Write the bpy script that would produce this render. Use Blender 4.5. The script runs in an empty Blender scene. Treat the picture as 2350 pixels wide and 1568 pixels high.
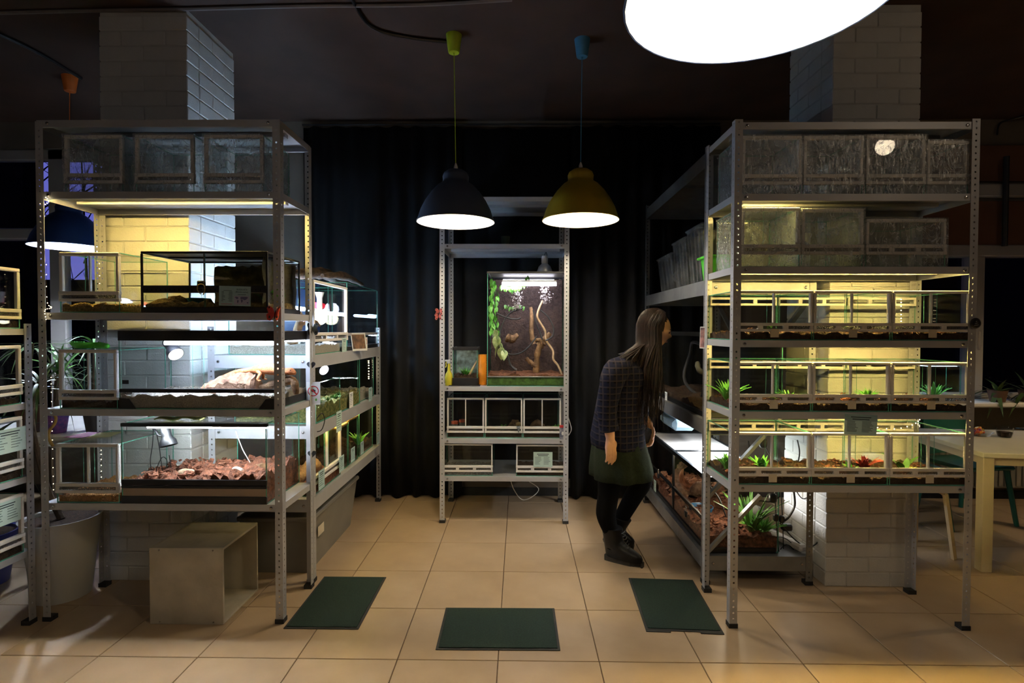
import bpy, math, random
from mathutils import Vector, Matrix, Euler
random.seed(7)
R = random.Random(11)
PI = math.pi
C = bpy.context.scene.collection
SC = bpy.context.scene

# ------------------------------------------------------------------ camera
F_PX, YAW, PITCH, ROLL, CAM_H = 1238.0, math.radians(.77), math.radians(1.27), math.radians(.14), 1.477
cam_d = bpy.data.cameras.new('camera'); cam = bpy.data.objects.new('camera', cam_d); C.objects.link(cam)
cam_d.sensor_width = 36.0; cam_d.lens = F_PX / 2350 * 36.0; cam_d.clip_start = .05
_f = Vector((-math.sin(YAW) * math.cos(PITCH), math.cos(YAW) * math.cos(PITCH), -math.sin(PITCH)))
_r0 = Vector((math.cos(YAW), math.sin(YAW), 0)); _u0 = _r0.cross(_f)
_r = _r0 * math.cos(ROLL) + _u0 * math.sin(ROLL); _u = _u0 * math.cos(ROLL) - _r0 * math.sin(ROLL)
cam.matrix_world = Matrix(((_r.x, _u.x, -_f.x, 0), (_r.y, _u.y, -_f.y, 0), (_r.z, _u.z, -_f.z, CAM_H), (0, 0, 0, 1)))
SC.camera = cam
CAM = Vector((0, 0, CAM_H))

# ------------------------------------------------------------------ world, exposure
w = bpy.data.worlds.new('dusk'); SC.world = w; w.use_nodes = True
wn = w.node_tree.nodes; wl = w.node_tree.links
bg = wn['Background']
tc = wn.new('ShaderNodeTexCoord'); sp = wn.new('ShaderNodeSeparateXYZ'); rp = wn.new('ShaderNodeValToRGB')
wl.new(tc.outputs['Generated'], sp.inputs[0]); wl.new(sp.outputs[2], rp.inputs[0]); wl.new(rp.outputs[0], bg.inputs[0])
rp.color_ramp.elements[0].color = (.17, .17, .62, 1); rp.color_ramp.elements[1].color = (.05, .06, .30, 1)
bg.inputs[1].default_value = .62
SC.view_settings.view_transform = 'Standard'; SC.view_settings.look = 'None'
SC.view_settings.gamma = 1.0; SC.view_settings.use_curve_mapping = False
SC.view_settings.exposure = 0.75
SC.cycles.transparent_max_bounces = 32
SC.cycles.max_bounces = 7; SC.cycles.diffuse_bounces = 3; SC.cycles.glossy_bounces = 3
SC.cycles.use_adaptive_sampling = True; SC.cycles.adaptive_threshold = .07; SC.cycles.light_sampling_threshold = .02
SC.cycles.sample_clamp_indirect = 4.0
SC.cycles.caustics_reflective = False; SC.cycles.caustics_refractive = False

# ------------------------------------------------------------------ pixel helpers (photo pixel -> direction; depth given)
def ray(x, y): return _f + _r * ((x - 1175) / F_PX) - _u * ((y - 784) / F_PX)
def G(x, y, z=0.0):
    d = ray(x, y); return CAM + d * ((z - CAM_H) / d.z)
def W(x, y, Y):
    d = ray(x, y); return CAM + d * (Y / d.y)
def SX(x, y, X):
    d = ray(x, y); return CAM + d * (X / d.x)

# ------------------------------------------------------------------ materials
MATS = {}
def mat(name, col=(.5, .5, .5), rough=.6, metal=0., var=.12, scale=8., bump=0., bscale=60., emit=None, estr=0., spec=.5, sheen=0., col2=None, det=4.):
    if name in MATS: return MATS[name]
    m = bpy.data.materials.new(name); m.use_nodes = True; nt = m.node_tree; N = nt.nodes; L = nt.links
    b = N['Principled BSDF']; b.inputs['Roughness'].default_value = rough; b.inputs['Metallic'].default_value = metal
    b.inputs['Specular IOR Level'].default_value = spec
    if sheen: b.inputs['Sheen Weight'].default_value = sheen
    t = N.new('ShaderNodeTexCoord'); n = N.new('ShaderNodeTexNoise'); n.inputs['Scale'].default_value = scale; n.inputs['Detail'].default_value = det
    L.new(t.outputs['Object'], n.inputs['Vector'])
    r = N.new('ShaderNodeValToRGB'); L.new(n.outputs[0], r.inputs[0])
    lo = tuple(c * (1 - var) for c in col); hi = tuple(min(1, c * (1 + var)) for c in col) if col2 is None else col2
    r.color_ramp.elements[0].position = .3; r.color_ramp.elements[1].position = .7
    r.color_ramp.elements[0].color = (*lo, 1); r.color_ramp.elements[1].color = (*hi, 1)
    L.new(r.outputs[0], b.inputs['Base Color'])
    if bump:
        n2 = N.new('ShaderNodeTexNoise'); n2.inputs['Scale'].default_value = bscale; n2.inputs['Detail'].default_value = 5
        L.new(t.outputs['Object'], n2.inputs['Vector'])
        bp = N.new('ShaderNodeBump'); bp.inputs['Strength'].default_value = bump; bp.inputs['Distance'].default_value = .01
        L.new(n2.outputs[0], bp.inputs['Height']); L.new(bp.outputs[0], b.inputs['Normal'])
    if emit:
        b.inputs['Emission Color'].default_value = (*emit, 1); b.inputs['Emission Strength'].default_value = estr
    MATS[name] = m; return m

def glass_mat(name, tint=(.97, .99, .98), refl=1.0, film=False, haze=0.0, rough=0.0):
    if name in MATS: return MATS[name]
    m = bpy.data.materials.new(name); m.use_nodes = True; nt = m.node_tree; N = nt.nodes; L = nt.links
    N.remove(N['Principled BSDF']); out = N['Material Output']
    tr = N.new('ShaderNodeBsdfTransparent'); tr.inputs[0].default_value = (*tint, 1)
    gl = N.new('ShaderNodeBsdfGlossy'); gl.inputs['Roughness'].default_value = rough
    fr = N.new('ShaderNodeLayerWeight'); fr.inputs['Blend'].default_value = .5
    pw = N.new('ShaderNodeMath'); pw.operation = 'POWER'; pw.inputs[1].default_value = 4.5
    mx = N.new('ShaderNodeMixShader'); mul = N.new('ShaderNodeMath'); mul.operation = 'MULTIPLY_ADD'; mul.inputs[1].default_value = min(.95, .55 * refl); mul.inputs[2].default_value = .028 * refl
    L.new(fr.outputs['Facing'], pw.inputs[0]); L.new(pw.outputs[0], mul.inputs[0]); L.new(mul.outputs[0], mx.inputs[0]); L.new(tr.outputs[0], mx.inputs[1]); L.new(gl.outputs[0], mx.inputs[2])
    last = mx
    t = N.new('ShaderNodeTexCoord'); n = N.new('ShaderNodeTexNoise'); L.new(t.outputs['Object'], n.inputs['Vector'])
    n.inputs['Scale'].default_value = 6 if film else 9; n.inputs['Detail'].default_value = 8 if film else 3
    if film:
        mp = N.new('ShaderNodeMapping'); mp.inputs['Scale'].default_value = (9, 9, 1.6); L.new(t.outputs['Object'], mp.inputs[0])
        n2 = N.new('ShaderNodeTexNoise'); n2.inputs['Scale'].default_value = 7; n2.inputs['Detail'].default_value = 6; n2.inputs['Distortion'].default_value = 1.5
        L.new(mp.outputs[0], n2.inputs['Vector'])
        oi = N.new('ShaderNodeObjectInfo'); mp.inputs['Scale'].default_value = (10, 10, 2.2); L.new(oi.outputs['Location'], mp.inputs['Location'])
        bp = N.new('ShaderNodeBump'); bp.inputs['Strength'].default_value = .55; bp.inputs['Distance'].default_value = .01
        L.new(n2.outputs[0], bp.inputs['Height']); L.new(bp.outputs[0], gl.inputs['Normal'])
        # whitish crease lines where the film is folded
        mp2 = N.new('ShaderNodeMapping'); mp2.inputs['Scale'].default_value = (5, 5, 3); mp2.inputs['Rotation'].default_value = (.3, .5, .2); L.new(t.outputs['Object'], mp2.inputs[0]); L.new(oi.outputs['Location'], mp2.inputs['Location'])
        n3 = N.new('ShaderNodeTexNoise'); n3.inputs['Scale'].default_value = 3; n3.inputs['Detail'].default_value = 7; n3.inputs['Distortion'].default_value = 2.2; L.new(mp2.outputs[0], n3.inputs['Vector'])
        s1 = N.new('ShaderNodeMath'); s1.operation = 'SUBTRACT'; s1.inputs[1].default_value = .5; L.new(n3.outputs[0], s1.inputs[0])
        s2 = N.new('ShaderNodeMath'); s2.operation = 'ABSOLUTE'; L.new(s1.outputs[0], s2.inputs[0])
        s3 = N.new('ShaderNodeMapRange'); s3.inputs['From Min'].default_value = .0; s3.inputs['From Max'].default_value = .022; s3.inputs['To Min'].default_value = .55; s3.inputs['To Max'].default_value = 0; L.new(s2.outputs[0], s3.inputs[0])
        cl = N.new('ShaderNodeBsdfGlossy'); cl.inputs['Roughness'].default_value = .45; L.new(bp.outputs[0], cl.inputs['Normal'])
        m3 = N.new('ShaderNodeMixShader'); L.new(s3.outputs[0], m3.inputs[0]); L.new(mx.outputs[0], m3.inputs[1]); L.new(cl.outputs[0], m3.inputs[2]); last = m3
    if haze:
        df = N.new('ShaderNodeBsdfDiffuse'); df.inputs[0].default_value = (.85, .88, .88, 1)
        mr = N.new('ShaderNodeMapRange'); mr.inputs['From Min'].default_value = .35; mr.inputs['From Max'].default_value = .75
        mr.inputs['To Min'].default_value = haze * .4; mr.inputs['To Max'].default_value = haze * 1.6
        L.new(n.outputs[0], mr.inputs[0])
        m2 = N.new('ShaderNodeMixShader'); L.new(mr.outputs[0], m2.inputs[0]); L.new(last.outputs[0], m2.inputs[1]); L.new(df.outputs[0], m2.inputs[2]); last = m2
    L.new(last.outputs[0], out.inputs[0])
    MATS[name] = m; return m

def mesh_screen(name, col, scale, open_=.5):
    """woven screen: holes where two waves are both low"""
    if name in MATS: return MATS[name]
    m = bpy.data.materials.new(name); m.use_nodes = True; nt = m.node_tree; N = nt.nodes; L = nt.links
    b = N['Principled BSDF']; b.inputs['Base Color'].default_value = (*col, 1); b.inputs['Roughness'].default_value = .5
    t = N.new('ShaderNodeTexCoord'); v = N.new('ShaderNodeTexVoronoi'); v.inputs['Scale'].default_value = scale
    L.new(t.outputs['Object'], v.inputs['Vector'])
    mr = N.new('ShaderNodeMath'); mr.operation = 'LESS_THAN'; mr.inputs[1].default_value = open_
    L.new(v.outputs['Distance'], mr.inputs[0])
    tr = N.new('ShaderNodeBsdfTransparent'); mx = N.new('ShaderNodeMixShader')
    L.new(mr.outputs[0], mx.inputs[0]); L.new(b.outputs[0], mx.inputs[1]); L.new(tr.outputs[0], mx.inputs[2]); L.new(mx.outputs[0], N['Material Output'].inputs[0])
    MATS[name] = m; return m

def glow(name, col, strength):
    if name in MATS: return MATS[name]
    m = bpy.data.materials.new(name); m.use_nodes = True; N = m.node_tree.nodes; L = m.node_tree.links
    N.remove(N['Principled BSDF']); e = N.new('ShaderNodeEmission'); e.inputs[0].default_value = (*col, 1)
    # slight unevenness along the emitter
    t = N.new('ShaderNodeTexCoord'); n = N.new('ShaderNodeTexNoise'); n.inputs['Scale'].default_value = 20; L.new(t.outputs['Object'], n.inputs['Vector'])
    mr = N.new('ShaderNodeMapRange'); mr.inputs['To Min'].default_value = strength * .9; mr.inputs['To Max'].default_value = strength * 1.1
    L.new(n.outputs[0], mr.inputs[0]); L.new(mr.outputs[0], e.inputs[1]); L.new(e.outputs[0], N['Material Output'].inputs[0])
    MATS[name] = m; return m

M_STEEL = mat('painted_steel', (.50, .505, .53), .42, .25, .06, 5., .03, 200.)
M_STEELD = mat('dark_galvanised_steel', (.26, .27, .28), .4, .6, .15, 9.)
M_BLACK = mat('black_plastic', (.012, .012, .014), .35, 0, .3, 20.)
M_RUBBER = mat('black_rubber', (.02, .02, .02), .8, 0, .3, 20.)
M_WHITEP = mat('white_pvc', (.78, .75, .72), .45, 0, .05, 6.)
M_CHROME = mat('zinc_bolt', (.6, .6, .62), .25, 1., .1, 30.)
M_GLASS = glass_mat('clear_glass', (.985, .995, .99), .8)
M_GLASSH = glass_mat('dusty_glass', (.98, .992, .985), .8, haze=.05)
M_EDGE = mat('glass_edge', (.10, .36, .26), .15, 0, .25, 12.)
M_FILM = glass_mat('cling_film', (.93, .94, .94), 4.0, film=True, haze=.10, rough=.16)
M_SCREEN = mesh_screen('vent_screen', (.10, .09, .08), 260., .42)
M_LIDMESH = mesh_screen('lid_mesh', (.13, .12, .10), 420., .33)
M_SOIL = mat('coco_soil', (.055, .028, .014), .95, 0, .5, 60., .9, 220.)
M_CHIPS = mat('pine_bark_chips', (.11, .035, .017), .85, 0, .5, 45., .8, 130., col2=(.30, .11, .055))
M_SAND = mat('pale_gravel', (.52, .47, .40), .9, 0, .3, 160., 1., 260.)
M_STRAW = mat('straw_moss', (.30, .20, .07), .9, 0, .4, 90., 1., 200.)
M_MOSS = mat('green_moss', (.10, .19, .03), .9, 0, .5, 70., 1., 220., col2=(.45, .40, .14))
M_WOOD = mat('driftwood', (.16, .08, .035), .8, 0, .45, 22., .6, 90., col2=(.33, .19, .09))
M_CORK = mat('cork_bark', (.22, .10, .055), .85, 0, .5, 26., 1., 60., col2=(.46, .26, .16))
M_ROCKBG = mat('foam_rock_background', (.05, .045, .02), .9, 0, .5, 14., 1., 40., col2=(.13, .11, .045))
M_LEAF = mat('leaf_green', (.07, .20, .03), .45, 0, .4, 10.)
M_LEAFB = mat('leaf_bright', (.12, .42, .05), .45, 0, .35, 14.)
M_LEAFD = mat('leaf_dark', (.03, .07, .02), .5, 0, .4, 10., col2=(.08, .14, .04))
M_LEAFR = mat('leaf_red', (.40, .06, .05), .5, 0, .4, 14.)
M_LEAFY = mat('leaf_yellow', (.55, .55, .08), .5, 0, .3, 14.)
M_PAPER = mat('paper_white', (.75, .76, .74), .8, 0, .04, 4.)
M_CARD = mat('card_blue', (.40, .58, .60), .7, 0, .05, 4.)
M_CARDG = mat('card_mint', (.50, .66, .60), .7, 0, .05, 4.)
M_INK = mat('ink', (.03, .05, .06), .8, 0, .1, 5.)
M_INKR = mat('ink_red', (.6, .03, .03), .7, 0, .1, 5.)

# ------------------------------------------------------------------ mesh kit
class MB:
    def __init__(s): s.v = []; s.f = []; s.mi = []
    def add(s, vs, fs, mi=0):
        o = len(s.v); s.v += [tuple(v) for v in vs]; s.f += [tuple(i + o for i in f) for f in fs]; s.mi += [mi] * len(fs); return s
    def box(s, x0, x1, y0, y1, z0, z1, mi=0):
        return s.add([(x0, y0, z0), (x1, y0, z0), (x1, y1, z0), (x0, y1, z0), (x0, y0, z1), (x1, y0, z1), (x1, y1, z1), (x0, y1, z1)],
                     [(0, 3, 2, 1), (4, 5, 6, 7), (0, 1, 5, 4), (1, 2, 6, 5), (2, 3, 7, 6), (3, 0, 4, 7)], mi)
    def bbox(s, x0, x1, y0, y1, z0, z1, b=.004, mi=0):
        """box with chamfered vertical and top edges"""
        b = min(b, (x1 - x0) * .4, (y1 - y0) * .4, (z1 - z0) * .4)
        def ring(i, z): return [(x0 + b, y0 + i, z), (x1 - b, y0 + i, z), (x1 - i, y0 + b, z), (x1 - i, y1 - b, z), (x1 - b, y1 - i, z), (x0 + b, y1 - i, z), (x0 + i, y1 - b, z), (x0 + i, y0 + b, z)]
        rs = [ring(b * .9, z0), ring(0, z0 + b), ring(0, z1 - b), ring(b * .9, z1)]
        vs = sum(rs, []); fs = [tuple(reversed(range(8))), tuple(range(24, 32))]
        for k in range(3):
            for i in range(8): j = (i + 1) % 8; fs.append((k * 8 + i, k * 8 + j, k * 8 + 8 + j, k * 8 + 8 + i))
        return s.add(vs, fs, mi)
    def obox(s, c, size, rot=(0, 0, 0), mi=0):
        m = Euler(rot).to_matrix(); c = Vector(c); a, b, d = size[0] / 2, size[1] / 2, size[2] / 2
        vs = [c + m @ Vector(p) for p in [(-a, -b, -d), (a, -b, -d), (a, b, -d), (-a, b, -d), (-a, -b, d), (a, -b, d), (a, b, d), (-a, b, d)]]
        return s.add(vs, [(0, 3, 2, 1), (4, 5, 6, 7), (0, 1, 5, 4), (1, 2, 6, 5), (2, 3, 7, 6), (3, 0, 4, 7)], mi)
    def bar(s, p, q, w_, h_, mi=0):
        p = Vector(p); q = Vector(q); d = (q - p).normalized(); up = Vector((0, 0, 1))
        if abs(d.z) > .95: up = Vector((0, 1, 0))
        a = d.cross(up).normalized() * (w_ / 2); b = a.cross(d).normalized() * (h_ / 2)
        vs = [p - a - b, p + a - b, p + a + b, p - a + b, q - a - b, q + a - b, q + a + b, q - a + b]
        return s.add(vs, [(0, 3, 2, 1), (4, 5, 6, 7), (0, 1, 5, 4), (1, 2, 6, 5), (2, 3, 7, 6), (3, 0, 4, 7)], mi)
    def tube(s, pts, r, n=8, caps=True, sy=1.0, mi=0, round_=False):
        pts = [Vector(p) for p in pts]; k = len(pts)
        rs = list(r) if isinstance(r, (list, tuple)) else [r] * k
        if round_:
            d0 = (pts[0] - pts[1]).normalized(); d1 = (pts[-1] - pts[-2]).normalized()
            pts = [pts[0] + d0 * rs[0] * .9, pts[0] + d0 * rs[0] * .6] + pts + [pts[-1] + d1 * rs[-1] * .6, pts[-1] + d1 * rs[-1] * .9]
            rs = [rs[0] * .35, rs[0] * .8] + rs + [rs[-1] * .8, rs[-1] * .35]; k = len(pts)
        a = None; vs = []; fs = []
        for i, p in enumerate(pts):
            d = (pts[min(i + 1, k - 1)] - pts[max(i - 1, 0)])
            d = d.normalized() if d.length > 1e-9 else Vector((0, 0, 1))
            if a is None:
                a = d.orthogonal().normalized() if abs(d.y) > .9 else (Vector((0, 1, 0)) - d * d.y).normalized()
            a = (a - d * a.dot(d)); a = a.normalized() if a.length > 1e-6 else d.orthogonal().normalized()
            b = d.cross(a)
            for j in range(n):
                t = 2 * PI * j / n; vs.append(p + (a * math.cos(t) * sy + b * math.sin(t)) * rs[i])
        for i in range(k - 1):
            for j in range(n): q = (j + 1) % n; fs.append((i * n + j, i * n + q, i * n + n + q, i * n + n + j))
        if caps: fs.append(tuple(reversed(range(n)))); fs.append(tuple(range((k - 1) * n, k * n)))
        return s.add(vs, fs, mi)
    def lathe(s, prof, n=24, c=(0, 0, 0), m=None, mi=0, ex=1., ey=1.):
        vs = []; fs = []; k = len(prof); c = Vector(c)
        for (r, z) in prof:
            for j in range(n):
                t = 2 * PI * j / n; v = Vector((r * math.cos(t) * ex, r * math.sin(t) * ey, z)); v = (m @ v if m else v) + c; vs.append(v)
        for i in range(k - 1):
            for j in range(n): q = (j + 1) % n; fs.append((i * n + j, i * n + q, i * n + n + q, i * n + n + j))
        return s.add(vs, fs, mi)
    def ell(s, c, r, nu=12, nv=8, mi=0, rot=None, fn=None):
        vs = []; fs = []; c = Vector(c)
        for i in range(nv + 1):
            ph = PI * i / nv
            for j in range(nu):
                t = 2 * PI * j / nu; v = Vector((math.sin(ph) * math.cos(t), math.sin(ph) * math.sin(t), math.cos(ph)))
                if fn: v = fn(v)
                v = Vector((v.x * r[0], v.y * r[1], v.z * r[2]))
                if rot: v = rot @ v
                vs.append(c + v)
        for i in range(nv):
            for j in range(nu): q = (j + 1) % nu; fs.append((i * nu + j, i * nu + nu + j, i * nu + nu + q, i * nu + q))
        return s.add(vs, fs, mi)
    def prism(s, poly, z0, z1, mi=0):
        n = len(poly); vs = [(x, y, z0) for x, y in poly] + [(x, y, z1) for x, y in poly]
        fs = [tuple(reversed(range(n))), tuple(range(n, 2 * n))] + [(i, (i + 1) % n, n + (i + 1) % n, n + i) for i in range(n)]
        return s.add(vs, fs, mi)
    def rings(s, rs, closed_ends=True, mi=0):
        """loft: list of rings with equal vertex counts"""
        n = len(rs[0]); vs = sum([list(r) for r in rs], []); fs = []
        for i in range(len(rs) - 1):
            for j in range(n): q = (j + 1) % n; fs.append((i * n + j, i * n + q, i * n + n + q, i * n + n + j))
        if closed_ends: fs.append(tuple(reversed(range(n)))); fs.append(tuple(range((len(rs) - 1) * n, len(rs) * n)))
        return s.add(vs, fs, mi)
    def mesh(s, name, mats, smooth=False, angle=None):
        me = bpy.data.meshes.new(name); me.from_pydata([tuple(v) for v in s.v], [], s.f)
        for m in (mats if isinstance(mats, (list, tuple)) else [mats]): me.materials.append(m)
        if any(s.mi): me.polygons.foreach_set('material_index', s.mi)
        if smooth:
            me.polygons.foreach_set('use_smooth', [True] * len(me.polygons))
            if angle: me.set_sharp_from_angle(angle=math.radians(angle))
        me.update(); return me
    def build(s, name, mats, parent=None, smooth=False, angle=35, loc=None):
        return put(name, s.mesh(name, mats, smooth, angle), parent, loc)

def put(name, me, parent=None, loc=None, rot=None, scale=None):
    o = bpy.data.objects.new(name, me); C.objects.link(o)
    if parent: o.parent = parent
    if loc is not None: o.location = loc
    if rot is not None: o.rotation_euler = rot
    if scale is not None: o.scale = scale if isinstance(scale, (tuple, list)) else (scale,) * 3
    return o
def tag(o, label=None, cat=None, group=None, kind=None):
    if label: o['label'] = label
    if cat: o['category'] = cat
    if group: o['group'] = group
    if kind: o['kind'] = kind
    return o
def T(name, label, cat, loc=(0, 0, 0), rz=0., group=None, kind=None):
    o = bpy.data.objects.new(name, None); C.objects.link(o); o.empty_display_size = .05
    o.location = loc; o.rotation_euler = (0, 0, rz); return tag(o, label, cat, group, kind)
CACHE = {}
def cached(key, fn):
    if key not in CACHE: CACHE[key] = fn()
    return CACHE[key]
def light(name, kind, loc, energy, col, parent=None, size=.05, rot=None, spot=None, blend=.5):
    d = bpy.data.lights.new(name, kind); d.energy = energy; d.color = col
    if kind == 'AREA': d.shape = 'RECTANGLE'; d.size, d.size_y = size
    else: d.shadow_soft_size = size
    if kind == 'SPOT': d.spot_size = spot; d.spot_blend = blend
    o = bpy.data.objects.new(name, d); C.objects.link(o); o.location = loc
    if rot: o.rotation_euler = rot
    if parent: o.parent = parent
    return o
def text(body, size, mat_, parent, loc, rot=(PI / 2, 0, 0), align='CENTER', name='lettering'):
    cu = bpy.data.curves.new(name, 'FONT'); cu.body = body; cu.size = size; cu.align_x = align; cu.extrude = .0002; cu.materials.append(mat_)
    tmp = put(name, cu, None); dg = bpy.context.evaluated_depsgraph_get(); me = bpy.data.meshes.new_from_object(tmp.evaluated_get(dg)); bpy.data.objects.remove(tmp)
    if not me.materials: me.materials.append(mat_)
    return put(name, me, parent, loc, rot)
def bez(pts, n=6):
    """Catmull-Rom through the points"""
    P = [Vector(p) for p in pts]; out = []
    for i in range(len(P) - 1):
        a = P[max(i - 1, 0)]; b = P[i]; c = P[i + 1]; d = P[min(i + 2, len(P) - 1)]
        for k in range(n):
            t = k / n; out.append(.5 * ((2 * b) + (c - a) * t + (2 * a - 5 * b + 4 * c - d) * t * t + (3 * b - a - 3 * c + d) * t ** 3))
    out.append(P[-1]); return out
# ------------------------------------------------------------------ the room
CEIL = 3.31; WALL_Y = 4.78
M_TILE = mat('beige_floor_tile', (.44, .315, .195), .36, 0, .10, 3.2, .02, 40., col2=(.50, .37, .24), det=8.)
M_GROUT = mat('brown_grout', (.15, .095, .06), .9, 0, .2, 30.)
M_CEIL = mat('dark_brown_ceiling', (.062, .034, .024), .8, 0, .2, 3., .05, 60.)
M_WALLG = mat('grey_brown_wall', (.15, .125, .10), .85, 0, .15, 3., .1, 50.)
M_BROWN = mat('brown_wall_panel', (.13, .055, .03), .8, 0, .15, 4., .05, 60.)
M_BRICK = mat('white_painted_brick', (.66, .65, .62), .7, 0, .06, 9., .25, 120.)
M_MORTAR = mat('white_painted_mortar', (.58, .57, .54), .8, 0, .08, 9.)
M_FRAME = mat('grey_window_frame', (.34, .32, .31), .6, 0, .05, 5.)
M_CLOTH = mat('black_curtain_cloth', (.003, .0034, .0045), .8, 0, .3, 40., .1, 300., sheen=.0, spec=.25)
M_WGLASS = glass_mat('window_glass', (.9, .92, .95), 1.0)

fl = tag(MB().box(-7, 8, -3, 5.03, -.25, -.006).build('floor', M_GROUT), kind='structure')
TX, TY, TXO, TYO = .4505, .4415, -.091, 2.374
tile_me = MB().bbox(.0022, TX - .0022, .0022, TY - .0022, -.006, .0, .0015).mesh('tile', M_TILE)
for i in range(-9, 13):
    for j in range(-4, 6):
        put('tile', tile_me, fl, (TXO + i * TX, TYO + j * TY, 0))
rest = MB()
for i in range(-15, 17):
    for j in range(-12, 6):
        if not (-9 <= i < 13 and j >= -4):
            x = TXO + i * TX; y = TYO + j * TY; rest.box(x + .002, x + TX - .002, y + .002, y + TY - .002, -.006, 0)
tag(rest.build('tile_field', M_TILE, fl), kind='stuff')

tag(MB().box(-7, 8, -3, 5.03, CEIL, CEIL + .2).build('ceiling', M_CEIL), kind='structure')
tag(MB().box(-7.1, -7, -3, 5.03, 0, CEIL).build('wall_left', M_WALLG), kind='structure')
tag(MB().box(8, 8.1, -3, 5.03, 0, CEIL).build('wall_right', M_WALLG), kind='structure')
tag(MB().box(-7, 8, -3.1, -3, 0, CEIL).build('wall_front', M_WALLG), kind='structure')
# back wall with two window openings
def zat(y, x=100): return W(x, y, WALL_Y).z
def xat(x, y=784): return W(x, y, WALL_Y).x
LW0, LW1 = -6.6, -2.7                      # left glazing
RW0, RW1 = 2.55, 7.5                       # right glazing
wz0, wz1 = .88, 2.22                       # right window sill / lintel
wb = MB(); y0, y1 = WALL_Y, WALL_Y + .25
wb.box(-7, LW0, y0, y1, 0, CEIL); wb.box(LW0, LW1, y0, y1, 3.08, CEIL); wb.box(LW0, LW1, y0, y1, 0, .55)
wb.box(LW1, RW0, y0, y1, 0, CEIL); wb.box(RW0, RW1, y0, y1, 2.22, CEIL); wb.box(RW0, RW1, y0, y1, 0, wz0); wb.box(RW1, 8, y0, y1, 0, CEIL)
tag(wb.build('wall_back', M_WALLG), kind='structure')
# left window wall
wl_ = T('window_1', None, None, (0, 0, 0), kind='structure')
lf = MB(); fy0, fy1 = WALL_Y + .02, WALL_Y + .09
for x in (LW0, -5.35, xat(128) - .07, -2.95): lf.bbox(x, x + .15, fy0, fy1, .55, 3.08, .01)
lf.build('window_frame', M_FRAME, wl_)
tr = MB(); tr.bbox(LW0, LW1, fy0 - .05, fy1, zat(550), zat(525), .01); tr.bbox(LW0, LW1, fy0, fy1, 2.98, 3.08, .01); tr.bbox(LW0, LW1, fy0, fy1, .55, .66, .01)
tr.build('transom_rail', M_FRAME, wl_)
for a, b in ((LW0 + .15, -5.35), (-5.2, xat(128) - .07), (xat(128) + .08, -2.95)):
    for c, d in ((.66, zat(550)), (zat(525), 2.98)):
        MB().box(a, b, WALL_Y + .05, WALL_Y + .056, c, d).build('pane', M_WGLASS, wl_)
MB().bbox(LW0, LW1, WALL_Y - .25, WALL_Y + .02, .51, .55, .008).build('window_sill', M_WHITEP, wl_)
# right window wall: brown panels, pale rails, dark panes
wr = T('window_2', None, None, (0, 0, 0), kind='structure')
fr = MB()
for x in (RW0, xat(2222, 700), 5.3, 6.5): fr.bbox(x, x + .12, fy0 - .05, fy1, wz0, wz1, .01)
fr.build('window_frame', M_FRAME, wr)
t2 = MB(); t2.bbox(RW0, RW1, fy0 - .07, fy1, wz1 - .10, wz1, .01); t2.bbox(RW0, RW1, fy0, fy1, wz0, wz0 + .05, .01)
t2.build('transom_rail', M_FRAME, wr)
for a, b in ((RW0 + .12, xat(2222, 700)), (xat(2222, 700) + .12, 5.3), (5.42, 6.5)):
    MB().box(a, b, WALL_Y + .05, WALL_Y + .056, wz0 + .05, wz1 - .1).build('pane', M_WGLASS, wr)
MB().bbox(RW0, RW1, WALL_Y - .28, WALL_Y + .02, wz0 - .04, wz0, .01).build('window_sill', M_WHITEP, wr)
tag(MB().bbox(1.72, 7.5, WALL_Y - .03, WALL_Y, wz1, 2.60, .004).build('trim_1', M_BROWN), kind='structure')
tag(MB().bbox(1.72, 7.5, WALL_Y - .07, WALL_Y, 2.63, 2.74, .008).build('trim_2', M_FRAME), kind='structure')
tag(MB().bbox(1.72, 7.5, WALL_Y - .03, WALL_Y, 2.77, 3.08, .004).build('trim_3', M_BROWN), kind='structure')
tag(MB().box(-7, 8, WALL_Y - .015, WALL_Y, 0, .07).build('baseboard_back', M_RUBBER), kind='structure')
x = xat(2284, 460)
tag(MB().tube([(x, WALL_Y - .1, 2.20), (x, WALL_Y - .1, 2.96)], .022, 10).build('wall_conduit', M_BLACK, smooth=True), 'black vertical pipe on the brown panels above the dark window', 'pipe')
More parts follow.
